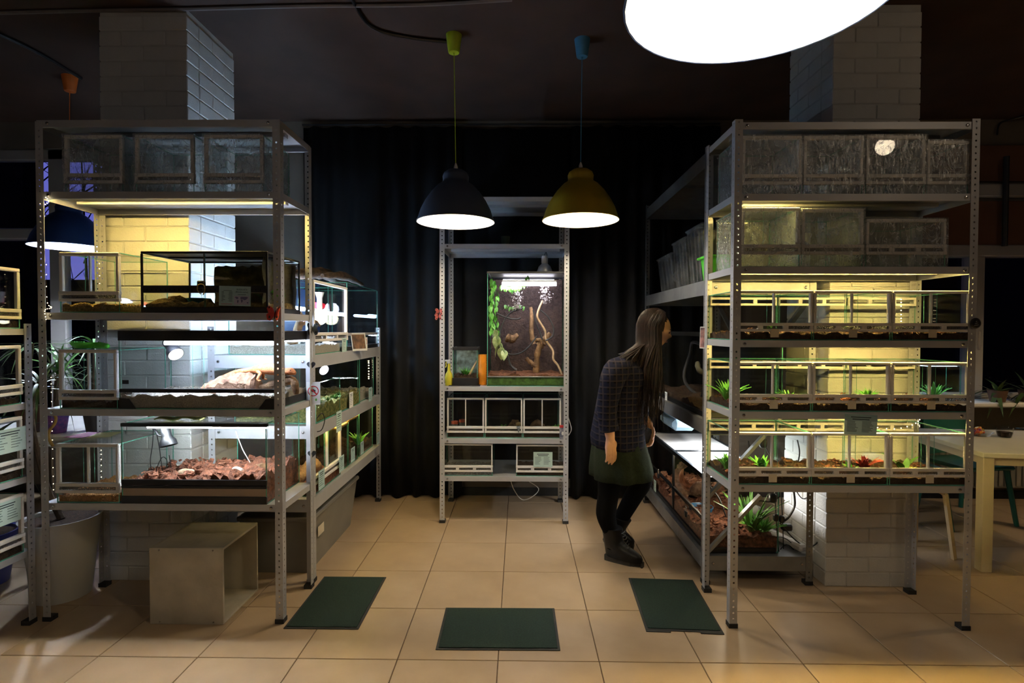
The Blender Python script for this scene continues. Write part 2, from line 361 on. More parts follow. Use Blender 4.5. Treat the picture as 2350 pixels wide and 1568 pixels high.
# outdoors: dark buildings and bare trees against the dusk
M_NIGHT = mat('dark_facade', (.0025, .0023, .0022), .9, 0, .3, 1., spec=0.)
M_NIGHT2 = mat('dim_facade', (.03, .028, .03), .9, 0, .3, 1.)
ex = T('apartment_building', 'dark apartment block outside the window with unlit facade', 'building', (0, 9, -1))
MB().box(-14, W(52, 400, 9).x, 0, .3, 0, 9).build('facade', M_NIGHT, ex)
MB().box(W(50, 400, 9).x - .05, -2, 0, .3, 0, W(60, 642, 9).z + 1).build('garden_wall', M_NIGHT, ex)
tag(MB().box(-2, 16, 8.2, 12, -1, 9).build('neighbouring_building', M_NIGHT), 'unlit dark building seen through the right hand window', 'building')
tag(MB().box(-30, 30, 5.04, 30, -1.2, -1).build('ground_outside', M_NIGHT2), kind='structure')
def bare_tree(x, y, h, label, seed):
    rr = random.Random(seed); t = T('bare_tree', label, 'tree', (x, y, -1)); tk = MB(); br = MB()
    tk.tube([(0, 0, 0), (.05, 0, h * .5), (-.03, 0, h)], [.035, .022, .008], 6)
    for k in range(26):
        z = h * rr.uniform(.3, .98); a = rr.uniform(0, 2 * PI); l = rr.uniform(.3, .9)
        p = [(0, 0, z), (math.cos(a) * l * .5, math.sin(a) * l * .3, z + l * .35), (math.cos(a) * l, math.sin(a) * l * .5, z + l * rr.uniform(.2, .9))]
        br.tube(p, [.016, .010, .004], 4)
        q = Vector(p[1])
        for m in range(3): br.tube([q, q + Vector((rr.uniform(-.35, .35), .1, rr.uniform(-.1, .4)))], [.007, .003], 4)
    tk.build('trunk', M_NIGHT, t); br.build('branch', M_NIGHT, t)
bare_tree(W(75, 500, 7.8).x, 7.8, 5.0, 'bare tree silhouetted against the violet dusk behind left window', 3)
bare_tree(W(190, 400, 8.4).x, 8.4, 5.6, 'bare tree seen behind the film wrapped tanks on left rack', 5)

# white brick columns
def column(name, x0, x1, yf, yb, side):
    col = T(name, None, None, ((x0 + x1) / 2, (yf + yb) / 2, 0), kind='structure')
    hx, hy = (x1 - x0) / 2, (yb - yf) / 2
    MB().box(-hx + .007, hx - .007, -hy + .007, hy - .007, 0, CEIL).build('mortar_core', M_MORTAR, col)
    ch = .0862; n = int(CEIL / ch); D = .12; g = .004
    def brick(a, b, c, d, z):
        k = ('brick', round(b - a, 4), round(d - c, 4))
        me = cached(k, lambda: MB().bbox(-(b - a) / 2 + g / 2, (b - a) / 2 - g / 2, -(d - c) / 2 + g / 2, (d - c) / 2 - g / 2, 0, ch - .0065, .004).mesh('brick', M_BRICK))
        put('brick', me, col, ((a + b) / 2 + R.uniform(-.0012, .0012), (c + d) / 2 + R.uniform(-.0015, .0015), z))
    for r in range(n + 1):
        z = r * ch
        if z + ch > CEIL: break
        L_ = hx * 2
        cuts = [0, .5, 1] if r % 2 else [0, .25, .75, 1]
        for a, b in zip(cuts, cuts[1:]): brick(-hx + L_ * a, -hx + L_ * b, -hy, -hy + D, z)
        sx0, sx1 = (hx - D, hx) if side > 0 else (-hx, -hx + D)
        cs = [D, D + .14, hy * 2] if r % 2 else [D, D + .27, hy * 2]
        for a, b in zip(cs, cs[1:]): brick(sx0, sx1, -hy + a, -hy + b, z)
    return col
column('column_1', -2.42, -1.907, 3.10, 3.62, +1)
column('column_2', 1.765, 2.262, 3.10, 3.60, -1)

# curtains
def curtain(name, label, x0, x1, y, z0, z1, amp, nf, ph):
    m = MB(); n = int((x1 - x0) * 60); rows = 7; vs = []
    for k in range(rows):
        t = k / (rows - 1); z = z0 + (z1 - z0) * t
        for i in range(n + 1):
            u = i / n; a = amp * (1.25 - .5 * t)
            vs.append((x0 + (x1 - x0) * u + .01 * math.sin(u * 31 + ph), y + a * math.sin(u * nf * 2 * PI + ph + .5 * math.sin(u * 9 + ph)) + .4 * a * math.sin(u * nf * 4.7 + 2 * ph + t), z + (.012 * math.sin(u * nf * 2 * PI + ph) if k == 0 else 0)))
    fs = [(k * (n + 1) + i, k * (n + 1) + i + 1, (k + 1) * (n + 1) + i + 1, (k + 1) * (n + 1) + i) for k in range(rows - 1) for i in range(n)]
    m.add(vs, fs); o = m.build(name, M_CLOTH, smooth=True, angle=80)
    sm = o.modifiers.new('thickness', 'SOLIDIFY'); sm.thickness = .004
    return tag(o, label, 'curtain')
curtain('curtain', 'black curtain hanging between left racks and the centre rack', xat(705), -.50, 4.70, .015, 3.23, .026, 8, .3)
curtain('curtain', 'black curtain hanging behind the woman, right of centre rack', .44, 1.72, 4.70, .015, 3.23, .026, 8, 1.9)
curtain('curtain', 'black curtain drawn flat behind the centre rack', -.55, .5, 4.745, .16, 3.23, .014, 4, 1.1)
tag(MB().tube([(xat(705), 4.70, 3.25), (1.72, 4.70, 3.25)], .008, 8).build('curtain_rail', M_BLACK, smooth=True), 'thin metal rail carrying the black curtains near ceiling', 'curtain rail')

# ceiling cables
def cable(name, label, pts, r, m, cat='cable', group=None, n=6):
    return tag(MB().tube(bez(pts), r, n).build(name, m, smooth=True), label, cat, group)
zc = CEIL - .012
M_CABLEW = mat('grey_cable', (.20, .17, .16), .6, 0, .1, 9.)
def onceil(x, y): p = G(x, y, CEIL); return (p.x, p.y, zc)
cable('ceiling_cable', 'pale cable sagging along the ceiling above left column', [onceil(-40, 26), onceil(200, 20), onceil(430, 16), onceil(700, 9), onceil(960, 6), onceil(1175, -6)], .010, M_CABLEW)
cable('ceiling_conduit', 'dark conduit running along ceiling to the orange lamp cup', [onceil(-30, 60), onceil(90, 118), onceil(186, 176)], .012, M_BLACK)
cable('ceiling_conduit', 'dark conduit on ceiling leading to the green lamp cup', [onceil(800, -20), onceil(850, 55), onceil(930, 80), onceil(1030, 92)], .010, M_BLACK)
cable('wall_cable', 'thin dark cable dropping from ceiling beside right rack', [onceil(2420, 245), W(2330, 272, 4.72), W(2295, 283, 4.74), W(2288, 310, 4.74)], .008, M_BLACK)
# ------------------------------------------------------------------ pendant lamps
M_SHADEIN = mat('white_enamel', (.85, .84, .80), .5, 0, .03, 6.)
def pendant(label, rimc, col_shade, col_cup, bulb_col, power, cup_xy=None, r=.242, bulb_e=60.):
    """rimc: centre of the lamp's rim"""
    x, y, z = rimc
    t = T('pendant_lamp', label, 'lamp', (x, y, z), 0, 'bell shaped pendant lamps')
    ms = mat('shade_' + label[:12].replace(' ', '_'), col_shade, .55, 0, .12, 6., .05, 150.)
    mc = mat('cup_' + label[:12].replace(' ', '_'), col_cup, .5, 0, .12, 12.)
    s = r / .242
    outer = [(.242, 0), (.236, .02), (.218, .075), (.19, .13), (.152, .185), (.112, .228), (.082, .248), (.080, .262), (.082, .285), (.074, .305), (.05, .322), (.012, .330)]
    MB().lathe([(a * s, b * s) for a, b in outer] , 40).build('lamp_shade', ms, t, True, 50)
    inner = [(.240, .001), (.233, .02), (.214, .075), (.186, .13), (.148, .183), (.108, .224), (.06, .243), (.004, .246)]
    MB().lathe([(a * s, b * s) for a, b in inner], 40).build('shade_lining', M_SHADEIN, t, True, 60)
    MB().lathe([(.242 * s, 0), (.2445 * s, .003), (.2435 * s, .007), (.2405 * s, .004), (.240 * s, .001)], 40).build('rim', ms, t, True, 60)
    MB().lathe([(.0125, .325), (.0125, .345), (.007, .362), (.003, .37)], 12).build('cable_grip', M_WHITEP, t, True, 50)
    b = MB(); b.ell((0, 0, .125), (.045, .045, .055), 16, 10); b.build('bulb', glow('bulb_' + label[:16], bulb_col, power * 9.5), t, True, 80)
    MB().lathe([(.02, .15), (.02, .22), (.012, .245)], 12).build('socket', M_WHITEP, t, True, 50)
    top = CEIL - z
    if cup_xy is None: cup_xy = (x, y)
    dx, dy = cup_xy[0] - x, cup_xy[1] - y
    MB().tube([(0, 0, .36), (dx * .9, dy * .9, top - .105)], .0028, 6).build('cord', mc, t, True)
    MB().lathe([(.006, -.112), (.033, -.110), (.036, -.104), (.05, 0), (.0, 0)], 20, (dx, dy, top)).build('ceiling_cup', mc, t, True, 40)
    return t
WARM = (1., .80, .52); NEUT = (1., .90, .74); COOL = (.80, .88, 1.)
p = W(1046, 511, 3.38)
pendant('dark blue bell pendant lamp with green cup, above centre rack', p, (.06, .078, .125), (.42, .55, .02), (1., .80, .52), 26, (p.x - .014, 3.395))
p = W(1332, 507, 3.45)
pendant('mustard yellow bell pendant lamp above centre rack', p, (.40, .26, .01), (.05, .22, .42), (1., .85, .60), 26, (p.x + .006, 3.455))
pendant('big bright pendant lamp cut off by the top of picture', Vector((.448, 1.036, 2.10)), (.05, .12, .35), (.42, .55, .02), (1., .82, .56), 15, None, .2475)
p = W(160, 568, 3.92)
pendant('blue bell pendant lamp behind left rack, by the window', p, (.015, .05, .18), (.75, .16, .02), (.72, .84, 1.), 95, (p.x + .02, 3.92))
# further lamps of the same row, in the part of the hall behind the photographer
for (a, b, lab, cs) in ((-3.9, -1.45, 'green bell pendant lamp hanging behind the photographer, left', (.2, .35, .02)), (-.3, -.25, 'orange bell pendant lamp hanging just behind the photographer', (.5, .15, .02)), (4.5, 3.1, 'white bell pendant lamp over the cafe table at far right', (.6, .6, .58))):
    pendant(lab, Vector((a, b, 2.12)), cs, (.4, .4, .05), (1., .74, .42), 7 if b < 1 else 30)

# ------------------------------------------------------------------ steel racks
def post_mesh(h, w_=.038, cell=.03, mt=M_STEEL, key='a'):
    """perforated angle; corner at the origin, flanges along +x and +y"""
    def mk():
        m = MB(); n = int(h / cell); c = h / n
        for flange in (0, 1):
            for off in (0., .002):
                for k in range(n):
                    z0 = k * c; rr = .0052
                    oct_ = [(math.cos(PI / 8 + i * PI / 4) * rr + w_ / 2, math.sin(PI / 8 + i * PI / 4) * rr + z0 + c / 2) for i in range(8)]
                    rect = [(w_, z0 + c * .72), (w_ * .72, z0 + c), (w_ * .28, z0 + c), (0, z0 + c * .72), (0, z0 + c * .28), (w_ * .28, z0), (w_ * .72, z0), (w_, z0 + c * .28)]
                    rect = [(w_, z0 + c), (w_ * .5, z0 + c), (w_ * .5, z0 + c), (0, z0 + c), (0, z0), (w_ * .5, z0), (w_ * .5, z0), (w_, z0)]
                    pts = oct_ + rect
                    vs = [(u, off, v) if flange == 0 else (off, u, v) for u, v in pts]
                    fs = []
                    for i in range(8):
                        j = (i + 1) % 8
                        if rect[i] == rect[j]: fs.append((i, j, 8 + i))
                        else: fs.append((i, j, 8 + j, 8 + i))
                    m.add(vs, fs)
            if flange == 0: m.box(w_ - .0002, w_, 0, .002, 0, h)
            else: m.box(0, .002, w_ - .0002, w_, 0, h)
        return m.mesh('post', mt)
    return cached(('post', h, w_, key), mk)
def shelf_mesh(w_, d, lip=.034, mt=M_STEEL, key=''):
    def mk():
        m = MB(); t = .0018
        m.box(0, w_, 0, d, -t, 0)
        m.box(0, w_, 0, t, -lip, -t); m.box(0, w_, d - t, d, -lip, -t); m.box(0, t, t, d - t, -lip, -t); m.box(w_ - t, w_, t, d - t, -lip, -t)
        m.box(0, w_, t, .014, -lip, -lip + t); m.box(0, w_, d - .014, d - t, -lip, -lip + t)
        m.box(.05, w_ - .05, d * .5 - .02, d * .5 + .02, -.022, -t)      # stiffener
        m.box(.02, w_ - .02, .06, .10, -.012, -t)
        return m.mesh('shelf', mt)
    return cached(('shelf', round(w_, 4), round(d, 4), lip, key), mk)
bolt_me = MB().lathe([(.0085, 0), (.0085, .003), (.006, .006), (.0, .007)], 10, m=Matrix.Rotation(PI / 2, 3, 'X')).mesh('bolt', M_CHROME, True, 40)
foot_me = MB().box(-.003, .041, -.003, .041, 0, .022).mesh('foot', M_RUBBER)
def rack(label, x0, x1, y0, y1, shelves, h=2.5, lip=.034, mt=M_STEEL, pk='a', sk='', front=None, group=None, braces=()):
    """axis-aligned bay; shelves: top heights"""
    t = T('steel_rack', label, 'rack', ((x0 + x1) / 2, (y0 + y1) / 2, 0), 0, group)
    hx, hy = (x1 - x0) / 2, (y1 - y0) / 2
    pm = post_mesh(h, mt=mt, key=pk)
    for (sx, sy, rz) in ((-1, -1, 0), (1, -1, PI / 2), (1, 1, PI), (-1, 1, -PI / 2)):
        po = put('post', pm, t, (sx * hx, sy * hy, 0), (0, 0, rz))
        put('foot', foot_me, po)
    for z in shelves:
        s = put('shelf', shelf_mesh(x1 - x0 - .008, y1 - y0 - .008, lip, mt, sk), t, (-hx + .004, -hy + .004, z))
        for bx in (.055, x1 - x0 - .063):
            put('bolt', bolt_me, s, (bx, 0, -lip / 2))
        if front == 'x':       # long front facing +-x
            pass
    for (a, b) in braces:
        MB().bar(Vector(a) - Vector(t.location), Vector(b) - Vector(t.location), .03, .018).build('brace', mt, t)
    return t
ZL = [2.507, 2.155, 1.556, 1.074, .599]
ZR = [2.487, 2.141, 1.788, 1.427, 1.076, .713]
ZC = [2.475, 2.122, 1.043, .644, .355]
LX0, LX1, LY0, LY1 = -2.395, -1.178, 2.655, 3.055
RX0, RX1, RY0, RY1 = 1.045, 2.222, 2.655, 3.055
CX0, CX1, CY0, CY1 = -.603, .375, 4.075, 4.625
rackL = rack('tall grey steel rack in front of left brick column', LX0, LX1, LY0, LY1, ZL)
rackR = rack('tall grey steel rack in front of right brick column', RX0, RX1, RY0, RY1, ZR)
rackC = rack('narrow grey steel rack standing before black curtain in the centre', CX0, CX1, CY0, CY1, ZC)
rackL2 = rack('low grey steel rack running back behind the left rack', -1.80, -1.19, 3.09, 4.61, [1.325, .915, .487], 1.49, .075, pk='b', sk='b')
rackR2 = rack('heavy grey steel rack running back behind the woman', 1.07, 1.70, 3.115, 4.62, [2.50, 1.765, .955, .165], 2.53, .085, M_STEELD, 'c', 'c',
              braces=(((1.70, 3.14, 1.70), (1.70, 4.2, .98)), ((1.66, 4.55, 1.7), (1.66, 3.6, 1.0)), ((1.09, 3.125, .50), (1.62, 3.125, 1.10)), ((1.09, 3.125, .18), (1.40, 3.125, .52))))
rackE = rack('grey steel rack at the left edge, ending beside white pot', -2.85, -2.43, 1.40, 2.655, [1.475, 1.108, .745, .375], 1.50, .03, pk='d', sk='d')
# light strips under shelf fronts
def strip(parent, x0, x1, y, z, col, e, name='led_strip', w_=.010):
    o = MB().box(x0, x1, y, y + w_, z - .004, z).build(name, glow('%s_%g_%g_%g' % (name, e, col[0], col[2]), col, e), parent)
    o.matrix_parent_inverse = Matrix.Translation(-Vector(parent.location)); return o
YEL = (1., .71, .20)
strip(rackL, LX0 + .06, LX1 - .06, LY0 + .03, ZL[1] - .012, YEL, 170)
strip(rackR, RX0 + .06, RX0 + .36, RY0 + .03, ZR[1] - .012, YEL, 170)
for z in ZR[2:5]: strip(rackR, RX0 + .06, RX1 - .06, RY0 + .03, z - .012, YEL, 170)

# added tube behind the camera, out of view, as frontal fill light
t = T('fill_tube_lamp', 'long white fill tube added on ceiling behind the camera', 'lamp', (-1.2, -1.6, CEIL - .09))
MB().bbox(-.75, .75, -.06, .06, .03, .085, .01).build('housing', M_WHITEP, t); MB().tube([(-.72, 0, .015), (.72, 0, .015)], .016, 10).build('light_tube', glow('fill_tube', (.92, .92, .95), 14), t, True)

t = T('ceiling_globe_lamp', 'round warm globe lamp on ceiling at the right behind photographer', 'lamp', (3.30, .42, 3.14))
MB().ell((0, 0, 0), (.075, .075, .075), 20, 14).build('globe', glow('warm_globe', (1., .80, .56), 30), t, True, 80); MB().lathe([(.05, .09), (.06, .17), (0, .17)], 16).build('base', M_WHITEP, t, True, 40)
# ------------------------------------------------------------------ glass terrariums
def pane_mesh(dx, dy, dz, gm, key):
    def mk():
        m = MB(); ax = min(range(3), key=lambda i: (dx, dy, dz)[i])
        m.box(-dx / 2, dx / 2, -dy / 2, dy / 2, -dz / 2, dz / 2)
        kind = [2, 2, 1, 0, 1, 0]                 # axis of each face in box()
        m.mi = [0 if a == ax else 1 for a in kind]
        return m.mesh('pane', [gm, M_EDGE])
    return cached(('pane', round(dx, 4), round(dy, 4), round(dz, 4), key), mk)
def pane(t, x0, x1, y0, y1, z0, z1, gm=M_GLASS, name='pane'):
    return put(name, pane_mesh(x1 - x0, y1 - y0, z1 - z0, gm, gm.name), t, ((x0 + x1) / 2, (y0 + y1) / 2, (z0 + z1) / 2))
def ground(t, w_, d, z0, h, m, seed=0, rough=.012, name='substrate', nx=26, slope=0.):
    rr = random.Random(seed); g = MB(); ny = max(6, int(nx * d / w_)); vs = []
    hh = [[h + rr.uniform(-1, 1) * rough + slope * (i / nx - .5) + rough * 1.2 * math.sin(i * .7 + seed) * math.sin(j * .9 + seed) for i in range(nx + 1)] for j in range(ny + 1)]
    for j in range(ny + 1):
        for i in range(nx + 1): vs.append((-w_ / 2 + w_ * i / nx, -d / 2 + d * j / ny, z0 + max(.004, hh[j][i])))
    n1 = nx + 1; fs = [(j * n1 + i, j * n1 + i + 1, (j + 1) * n1 + i + 1, (j + 1) * n1 + i) for j in range(ny) for i in range(nx)]
    o = len(vs); b = []
    edge = [(i, 0) for i in range(nx)] + [(nx, j) for j in range(ny)] + [(i, ny) for i in range(nx, 0, -1)] + [(0, j) for j in range(ny, 0, -1)]
    for i, j in edge: vs.append((-w_ / 2 + w_ * i / nx, -d / 2 + d * j / ny, z0)); b.append(j * n1 + i)
    k = len(edge)
    for q in range(k): fs.append((o + q, o + (q + 1) % k, b[(q + 1) % k], b[q]))
    g.add(vs, fs); return g.build(name, m, t, False)
def chips(t, w_, d, z, n, seed, m=M_CHIPS, s=.018):
    rr = random.Random(seed); g = MB()
    for k in range(n):
        a = s * rr.uniform(.5, 1.4)
        g.obox((rr.uniform(-.47, .47) * w_, rr.uniform(-.47, .47) * d, z + rr.uniform(-.004, .012)), (a, a * rr.uniform(.4, .9), a * .35), (rr.uniform(-.6, .6), rr.uniform(-.6, .6), rr.uniform(0, 6)))
        for q in range(len(g.v) - 8, len(g.v)): v = g.v[q]; g.v[q] = (v[0] + rr.uniform(-.28, .28) * a, v[1] + rr.uniform(-.28, .28) * a, v[2] + rr.uniform(-.10, .10) * a)
    return tag(g.build('bark_chips', m, t), kind='stuff')
def white_tank(label, x0, x1, yf, d, z, h, slots=1, rz=0., sub=M_SOIL, subh=.03, chip=0, film=False, strip_h=None, band=.05, divider=True, tape=False, fr_=.016, group='white framed glass terrariums', backband=False, seed=1, gm=M_GLASS, along='x', door_bar=True):
    """along x: x0,x1 on the world x axis, front at yf facing -y.  along 'y+': x0,x1 are world y, front at world x = yf facing +x; 'y-' faces -x"""
    w_ = x1 - x0; c = (x0 + x1) / 2
    if along == 'x': loc, rz = (c, yf + d / 2, z + .001), 0
    elif along == 'y+': loc, rz = (yf - d / 2, c, z + .001), PI / 2
    else: loc, rz = (yf + d / 2, c, z + .001), -PI / 2
    t = T('glass_terrarium', label, 'terrarium', loc, rz, group)
    hw, hd, g = w_ / 2, d / 2, .004
    sh = strip_h if strip_h is not None else h * .13
    pane(t, -hw, hw, -hd, hd, 0, g, gm)
    pane(t, -hw, hw, hd - g, hd, g, h - g, gm); pane(t, -hw, -hw + g, -hd, hd - g, g, h - g, gm); pane(t, hw - g, hw, -hd, hd - g, g, h - g, gm)
    pane(t, -hw, hw, -hd, hd, h - g, h, gm)
    pane(t, -hw + g, hw - g, -hd, -hd + g, g, sh, gm)
    zb = sh + band
    if divider:
        pane(t, -hw + g, .03, -hd + .004, -hd + .007, zb, h - g, gm, 'sliding_pane'); pane(t, -.03, hw - g, -hd + .009, -hd + .012, zb, h - g, gm, 'sliding_pane')
    else: pane(t, -hw + g, hw - g, -hd + .004, -hd + .008, zb, h - g, gm, 'sliding_pane')
    k = ('wframe', round(w_, 3), round(h, 3), round(zb, 3), fr_)
    def mkf():
        m = MB(); y0, y1 = -hd - .006, -hd + .014
        y0, y1 = -.006, .014
        m.bbox(-hw, hw, y0, y1, h - fr_, h + .001, .003); m.bbox(-hw, -hw + fr_, y0, y1, zb, h - fr_, .003); m.bbox(hw - fr_, hw, y0, y1, zb, h - fr_, .003)
        return m.mesh('front_frame', M_WHITEP)
    put('front_frame', cached(k, mkf), t, (0, -hd, 0))
    kb = ('wband', round(w_, 3), round(sh, 3), band, slots)
    bt = band * .30
    def mkb():
        m = MB(); y0, y1 = -.009, .012
        m.bbox(-hw - .002, hw + .002, y0, y1, sh, sh + bt, .002); m.bbox(-hw - .002, hw + .002, y0, y1, zb - bt * 1.15, zb, .002)
        xs = [-hw, hw] if slots == 1 else [-hw, -hw * .36, hw * .30, hw]
        e = .012
        for i, xx in enumerate(xs):
            a = xx - (0 if i == 0 else e); b = xx + (0 if i == len(xs) - 1 else e)
            m.box(a, b, y0 + .001, y1 - .001, sh + bt, zb - bt * 1.15)
        return m.mesh('vent_band', M_WHITEP)
    put('vent_band', cached(kb, mkb), t, (0, -hd, 0))
    MB().box(-hw + .006, hw - .006, -hd, -hd + .0008, sh + bt, zb - bt).build('vent_mesh', M_SCREEN, t)
    if door_bar: MB().bbox(-.004, .004, -hd - .003, -hd + .013, zb, h - fr_, .002).build('door_rail', M_WHITEP, t)
    if backband:
        m = MB(); z1 = h - .012; z0 = z1 - .045
        m.box(-hw + g, hw - g, hd - .016, hd - g - .001, z0, z0 + .012); m.box(-hw + g, hw - g, hd - .016, hd - g - .001, z1 - .012, z1)
        for q in (-1, -.35, .35, 1): m.box(max(-hw + g, q * hw - .01), min(hw - g, q * hw + .01), hd - .016, hd - g - .001, z0 + .012, z1 - .012)
        m.build('back_vent_band', M_WHITEP, t)
    if sub: ground(t, w_ - .012, d - .012, g, subh, sub, seed, .007)
    if chip: chips(t, w_ - .02, d - .02, subh + .006, chip, seed)
    if tape:
        MB().box(-.02, .02, -hd - .0105, -hd - .0098, sh - .028, sh + .012).build('tape_label', mat('masking_tape', (.62, .55, .42), .8), t)
    if film:
        e = .004; m = MB(); nx = 14
        m.box(-hw - e, hw + e, -hd - .013, hd + e, .002, h + e)
        m.build('cling_film', M_FILM, t)
    return t
def px(x, y, Y): return W(x, y, Y).x

# left rack, top shelf
yt = LY0 + .03
for k, (a, b) in enumerate(((150, 283), (312, 446), (470, 605))):
    lab = ['film wrapped empty terrarium on left rack top shelf, nearest the window', 'film wrapped empty terrarium in the middle of left rack top shelf', 'film wrapped empty terrarium on left rack top shelf, beside front right post'][k]
    white_tank(lab, px(a, 430, yt), px(b, 430, yt), yt, .30, ZL[1], .285, 1, sub=None, film=True, group='film wrapped empty terrariums', divider=False, door_bar=False, strip_h=.045, gm=M_GLASSH)
# left rack, small white framed ones
yb = LY0 + .012
tkB1 = white_tank('white framed terrarium with straw litter beside black toad tank', px(138, 700, yb), px(275, 700, yb), yb, .37, ZL[2], .298, 1, sub=M_STRAW, subh=.035, strip_h=.055, seed=4)
tkC1 = white_tank('white framed terrarium with dark soil under the green scoop', px(137, 900, yb), px(270, 900, yb), yb, .37, ZL[3], .296, 1, sub=M_SOIL, subh=.035, strip_h=.045, seed=5)
tkD1 = white_tank('white framed terrarium with orange litter on bottom left shelf', px(130, 1100, yb), px(274, 1100, yb), yb, .37, ZL[4], .298, 1, sub=mat('orange_litter', (.42, .20, .06), .9, 0, .4, 120., 1., 200.), subh=.03, strip_h=.05, seed=6)
# right rack: two shelves of wrapped spares
yr = RY0 + .03
A = [(1702, 1838, .287), (1843, 1980, .285), (1986, 2122, .287), (2126, 2222, .262)]
LA = ['film wrapped spare terrarium at the left end of right rack top shelf', 'crinkled film wrapped spare terrarium, second on right rack top shelf', 'film wrapped spare terrarium catching a bright lamp reflection, right rack top', 'loosely wrapped small terrarium at right end of right rack top shelf']
for k, (a, b, h) in enumerate(A):
    white_tank(LA[k], px(a, 400, yr), px(b, 400, yr), yr, .30, ZR[1], h, 1, sub=None, film=True, group='film wrapped empty terrariums', divider=False, door_bar=False, strip_h=.05, gm=M_GLASSH)
B = [(1700, 1835, .29), (1839, 1980, .285), (1986, 2170, .235)]
LB = ['yellow lit film wrapped terrarium, second shelf of right rack', 'cloudy film wrapped terrarium in the middle, second shelf of right rack', 'low wide film wrapped terrarium, second shelf of right rack']
for k, (a, b, h) in enumerate(B):
    white_tank(LB[k], px(a, 560, yr), px(b, 560, yr), yr, .32, ZR[2], h, 3 if k == 2 else 1, sub=None, film=True, group='film wrapped empty terrariums', divider=(k != 1), door_bar=False, strip_h=.06, gm=M_GLASSH)
# right rack: nine lit ones in three rows
pos = ['left', 'middle', 'right']; rowname = ['third', 'fourth', 'bottom']
xs = [(1.062, 1.437), (1.442, 1.818), (1.824, 2.205)]
for r in range(3):
    for k in range(3):
        z = ZR[3 + r]; h = [.243, .243, .258][r]
        white_tank('lit long terrarium with bark, %s of three on the %s shelf of right rack' % (pos[k], rowname[r]), xs[k][0], xs[k][1], RY0 + .012, .375, z, h, 3, sub=M_SOIL, subh=.03,
                   chip=70, strip_h=.042, band=.043, tape=True, backband=True, seed=20 + r * 3 + k, fr_=.013, group='lit long terrariums on the right rack')
# centre rack
yc = CY0 + .05
def pc(x, Y=None): return W(x, 900, Y or yc).x
LC = ['white framed terrarium with red jar lids, left of three on centre rack', 'white framed terrarium with padlock, middle of three on centre rack', 'white framed terrarium with green plant, right of three on centre rack']
for k, (a, b) in enumerate(((1026, 1111), (1113, 1199), (1201, 1288))):
    white_tank(LC[k], pc(a), pc(b), yc, .33, ZC[3], .305, 1, sub=M_SOIL, subh=.03, strip_h=.038, band=.05, divider=True, door_bar=(k != 1), seed=40 + k, fr_=.012)
white_tank('wide white framed terrarium, left one on bottom shelf of centre rack', pc(1013), pc(1131), CY0 + .03, .33, ZC[4], .245, 3, sub=mat('grey_pebbles', (.3, .28, .26), .9, 0, .4, 90., 1., 160.), subh=.02, strip_h=.03, seed=44, fr_=.011, door_bar=False)
white_tank('wide white framed terrarium with paper notice, bottom shelf of centre rack', pc(1185), pc(1303), CY0 + .03, .33, ZC[4], .24, 3, sub=M_SOIL, subh=.03, strip_h=.03, seed=45, fr_=.011, door_bar=False)
# leftmost rack, fronts face the aisle
EX = -2.44
for k, (z, h, lab) in enumerate(((ZL[0] - 1.032 , .29, 'white framed terrarium on top of the leftmost rack'), (1.108, .285, 'white framed terrarium on second shelf of leftmost rack'), (.745, .30, 'white framed terrarium with mint notice, third shelf of leftmost rack'), (.375, .29, 'white framed terrarium with small notice, lowest shelf of leftmost rack'))):
    white_tank(lab, 2.19, 2.605, EX, .36, z, h, 1, sub=M_SOIL, subh=.03, along='y+', strip_h=.045, seed=50 + k, door_bar=False)
# low rack behind the left one
U = -1.205
white_tank('tall white framed terrarium with branch and heat bulb on low rack', 3.14, 3.755, U, .5, 1.325, .44, 3, sub=M_SAND, subh=.05, along='y+', strip_h=.075, band=.055, seed=60, door_bar=False)
white_tank('white framed warm lit terrarium at near end of low rack bottom shelf', 3.15, 3.64, U - .01, .45, .487, .40, 1, sub=M_CHIPS, subh=.05, along='y+', strip_h=.06, band=.055, seed=61)
def plain_tank(label, x0, x1, yf, d, z, h, along='x', top=None, base=None, sub=None, subh=.03, back=None, seed=1, gm=M_GLASS, lid=True, slope=0., rough=.012, group=None):
    w_ = x1 - x0; c = (x0 + x1) / 2
    if along == 'x': loc, rz = (c, yf + d / 2, z + .001), 0
    elif along == 'y+': loc, rz = (yf - d / 2, c, z + .001), PI / 2
    else: loc, rz = (yf + d / 2, c, z + .001), -PI / 2
    t = T('glass_terrarium', label, 'terrarium', loc, rz, group); hw, hd, g = w_ / 2, d / 2, .005
    pane(t, -hw, hw, -hd, hd, 0, g, gm)
    pane(t, -hw, hw, hd - g, hd, g, h, gm); pane(t, -hw, hw, -hd, -hd + g, g, h, gm)
    pane(t, -hw, -hw + g, -hd + g, hd - g, g, h, gm); pane(t, hw - g, hw, -hd + g, hd - g, g, h, gm)
    if lid: pane(t, -hw + .004, hw - .004, -hd + .004, hd - .004, h, h + .004, gm, 'lid_pane')
    def hoop(name, z0, z1, e=.003, tk=.012):
        m = MB(); m.bbox(-hw - e, hw + e, -hd - e, -hd + tk, z0, z1, .002); m.bbox(-hw - e, hw + e, hd - tk, hd + e, z0, z1, .002)
        m.bbox(-hw - e, -hw + tk, -hd + tk, hd - tk, z0, z1, .002); m.bbox(hw - tk, hw + e, -hd + tk, hd - tk, z0, z1, .002)
        return m.build(name, M_BLACK, t)
    if top: hoop('top_frame', h - top, h + .006)
    if base: hoop('base_frame', 0, base)
    if back: MB().box(-hw + .007, hw - .007, hd - .010, hd - .006, .01, h - .01).build('background_sheet', back, t)
    if sub: ground(t, w_ - .014, d - .014, .006, subh, sub, seed, rough, slope=slope)
    return t
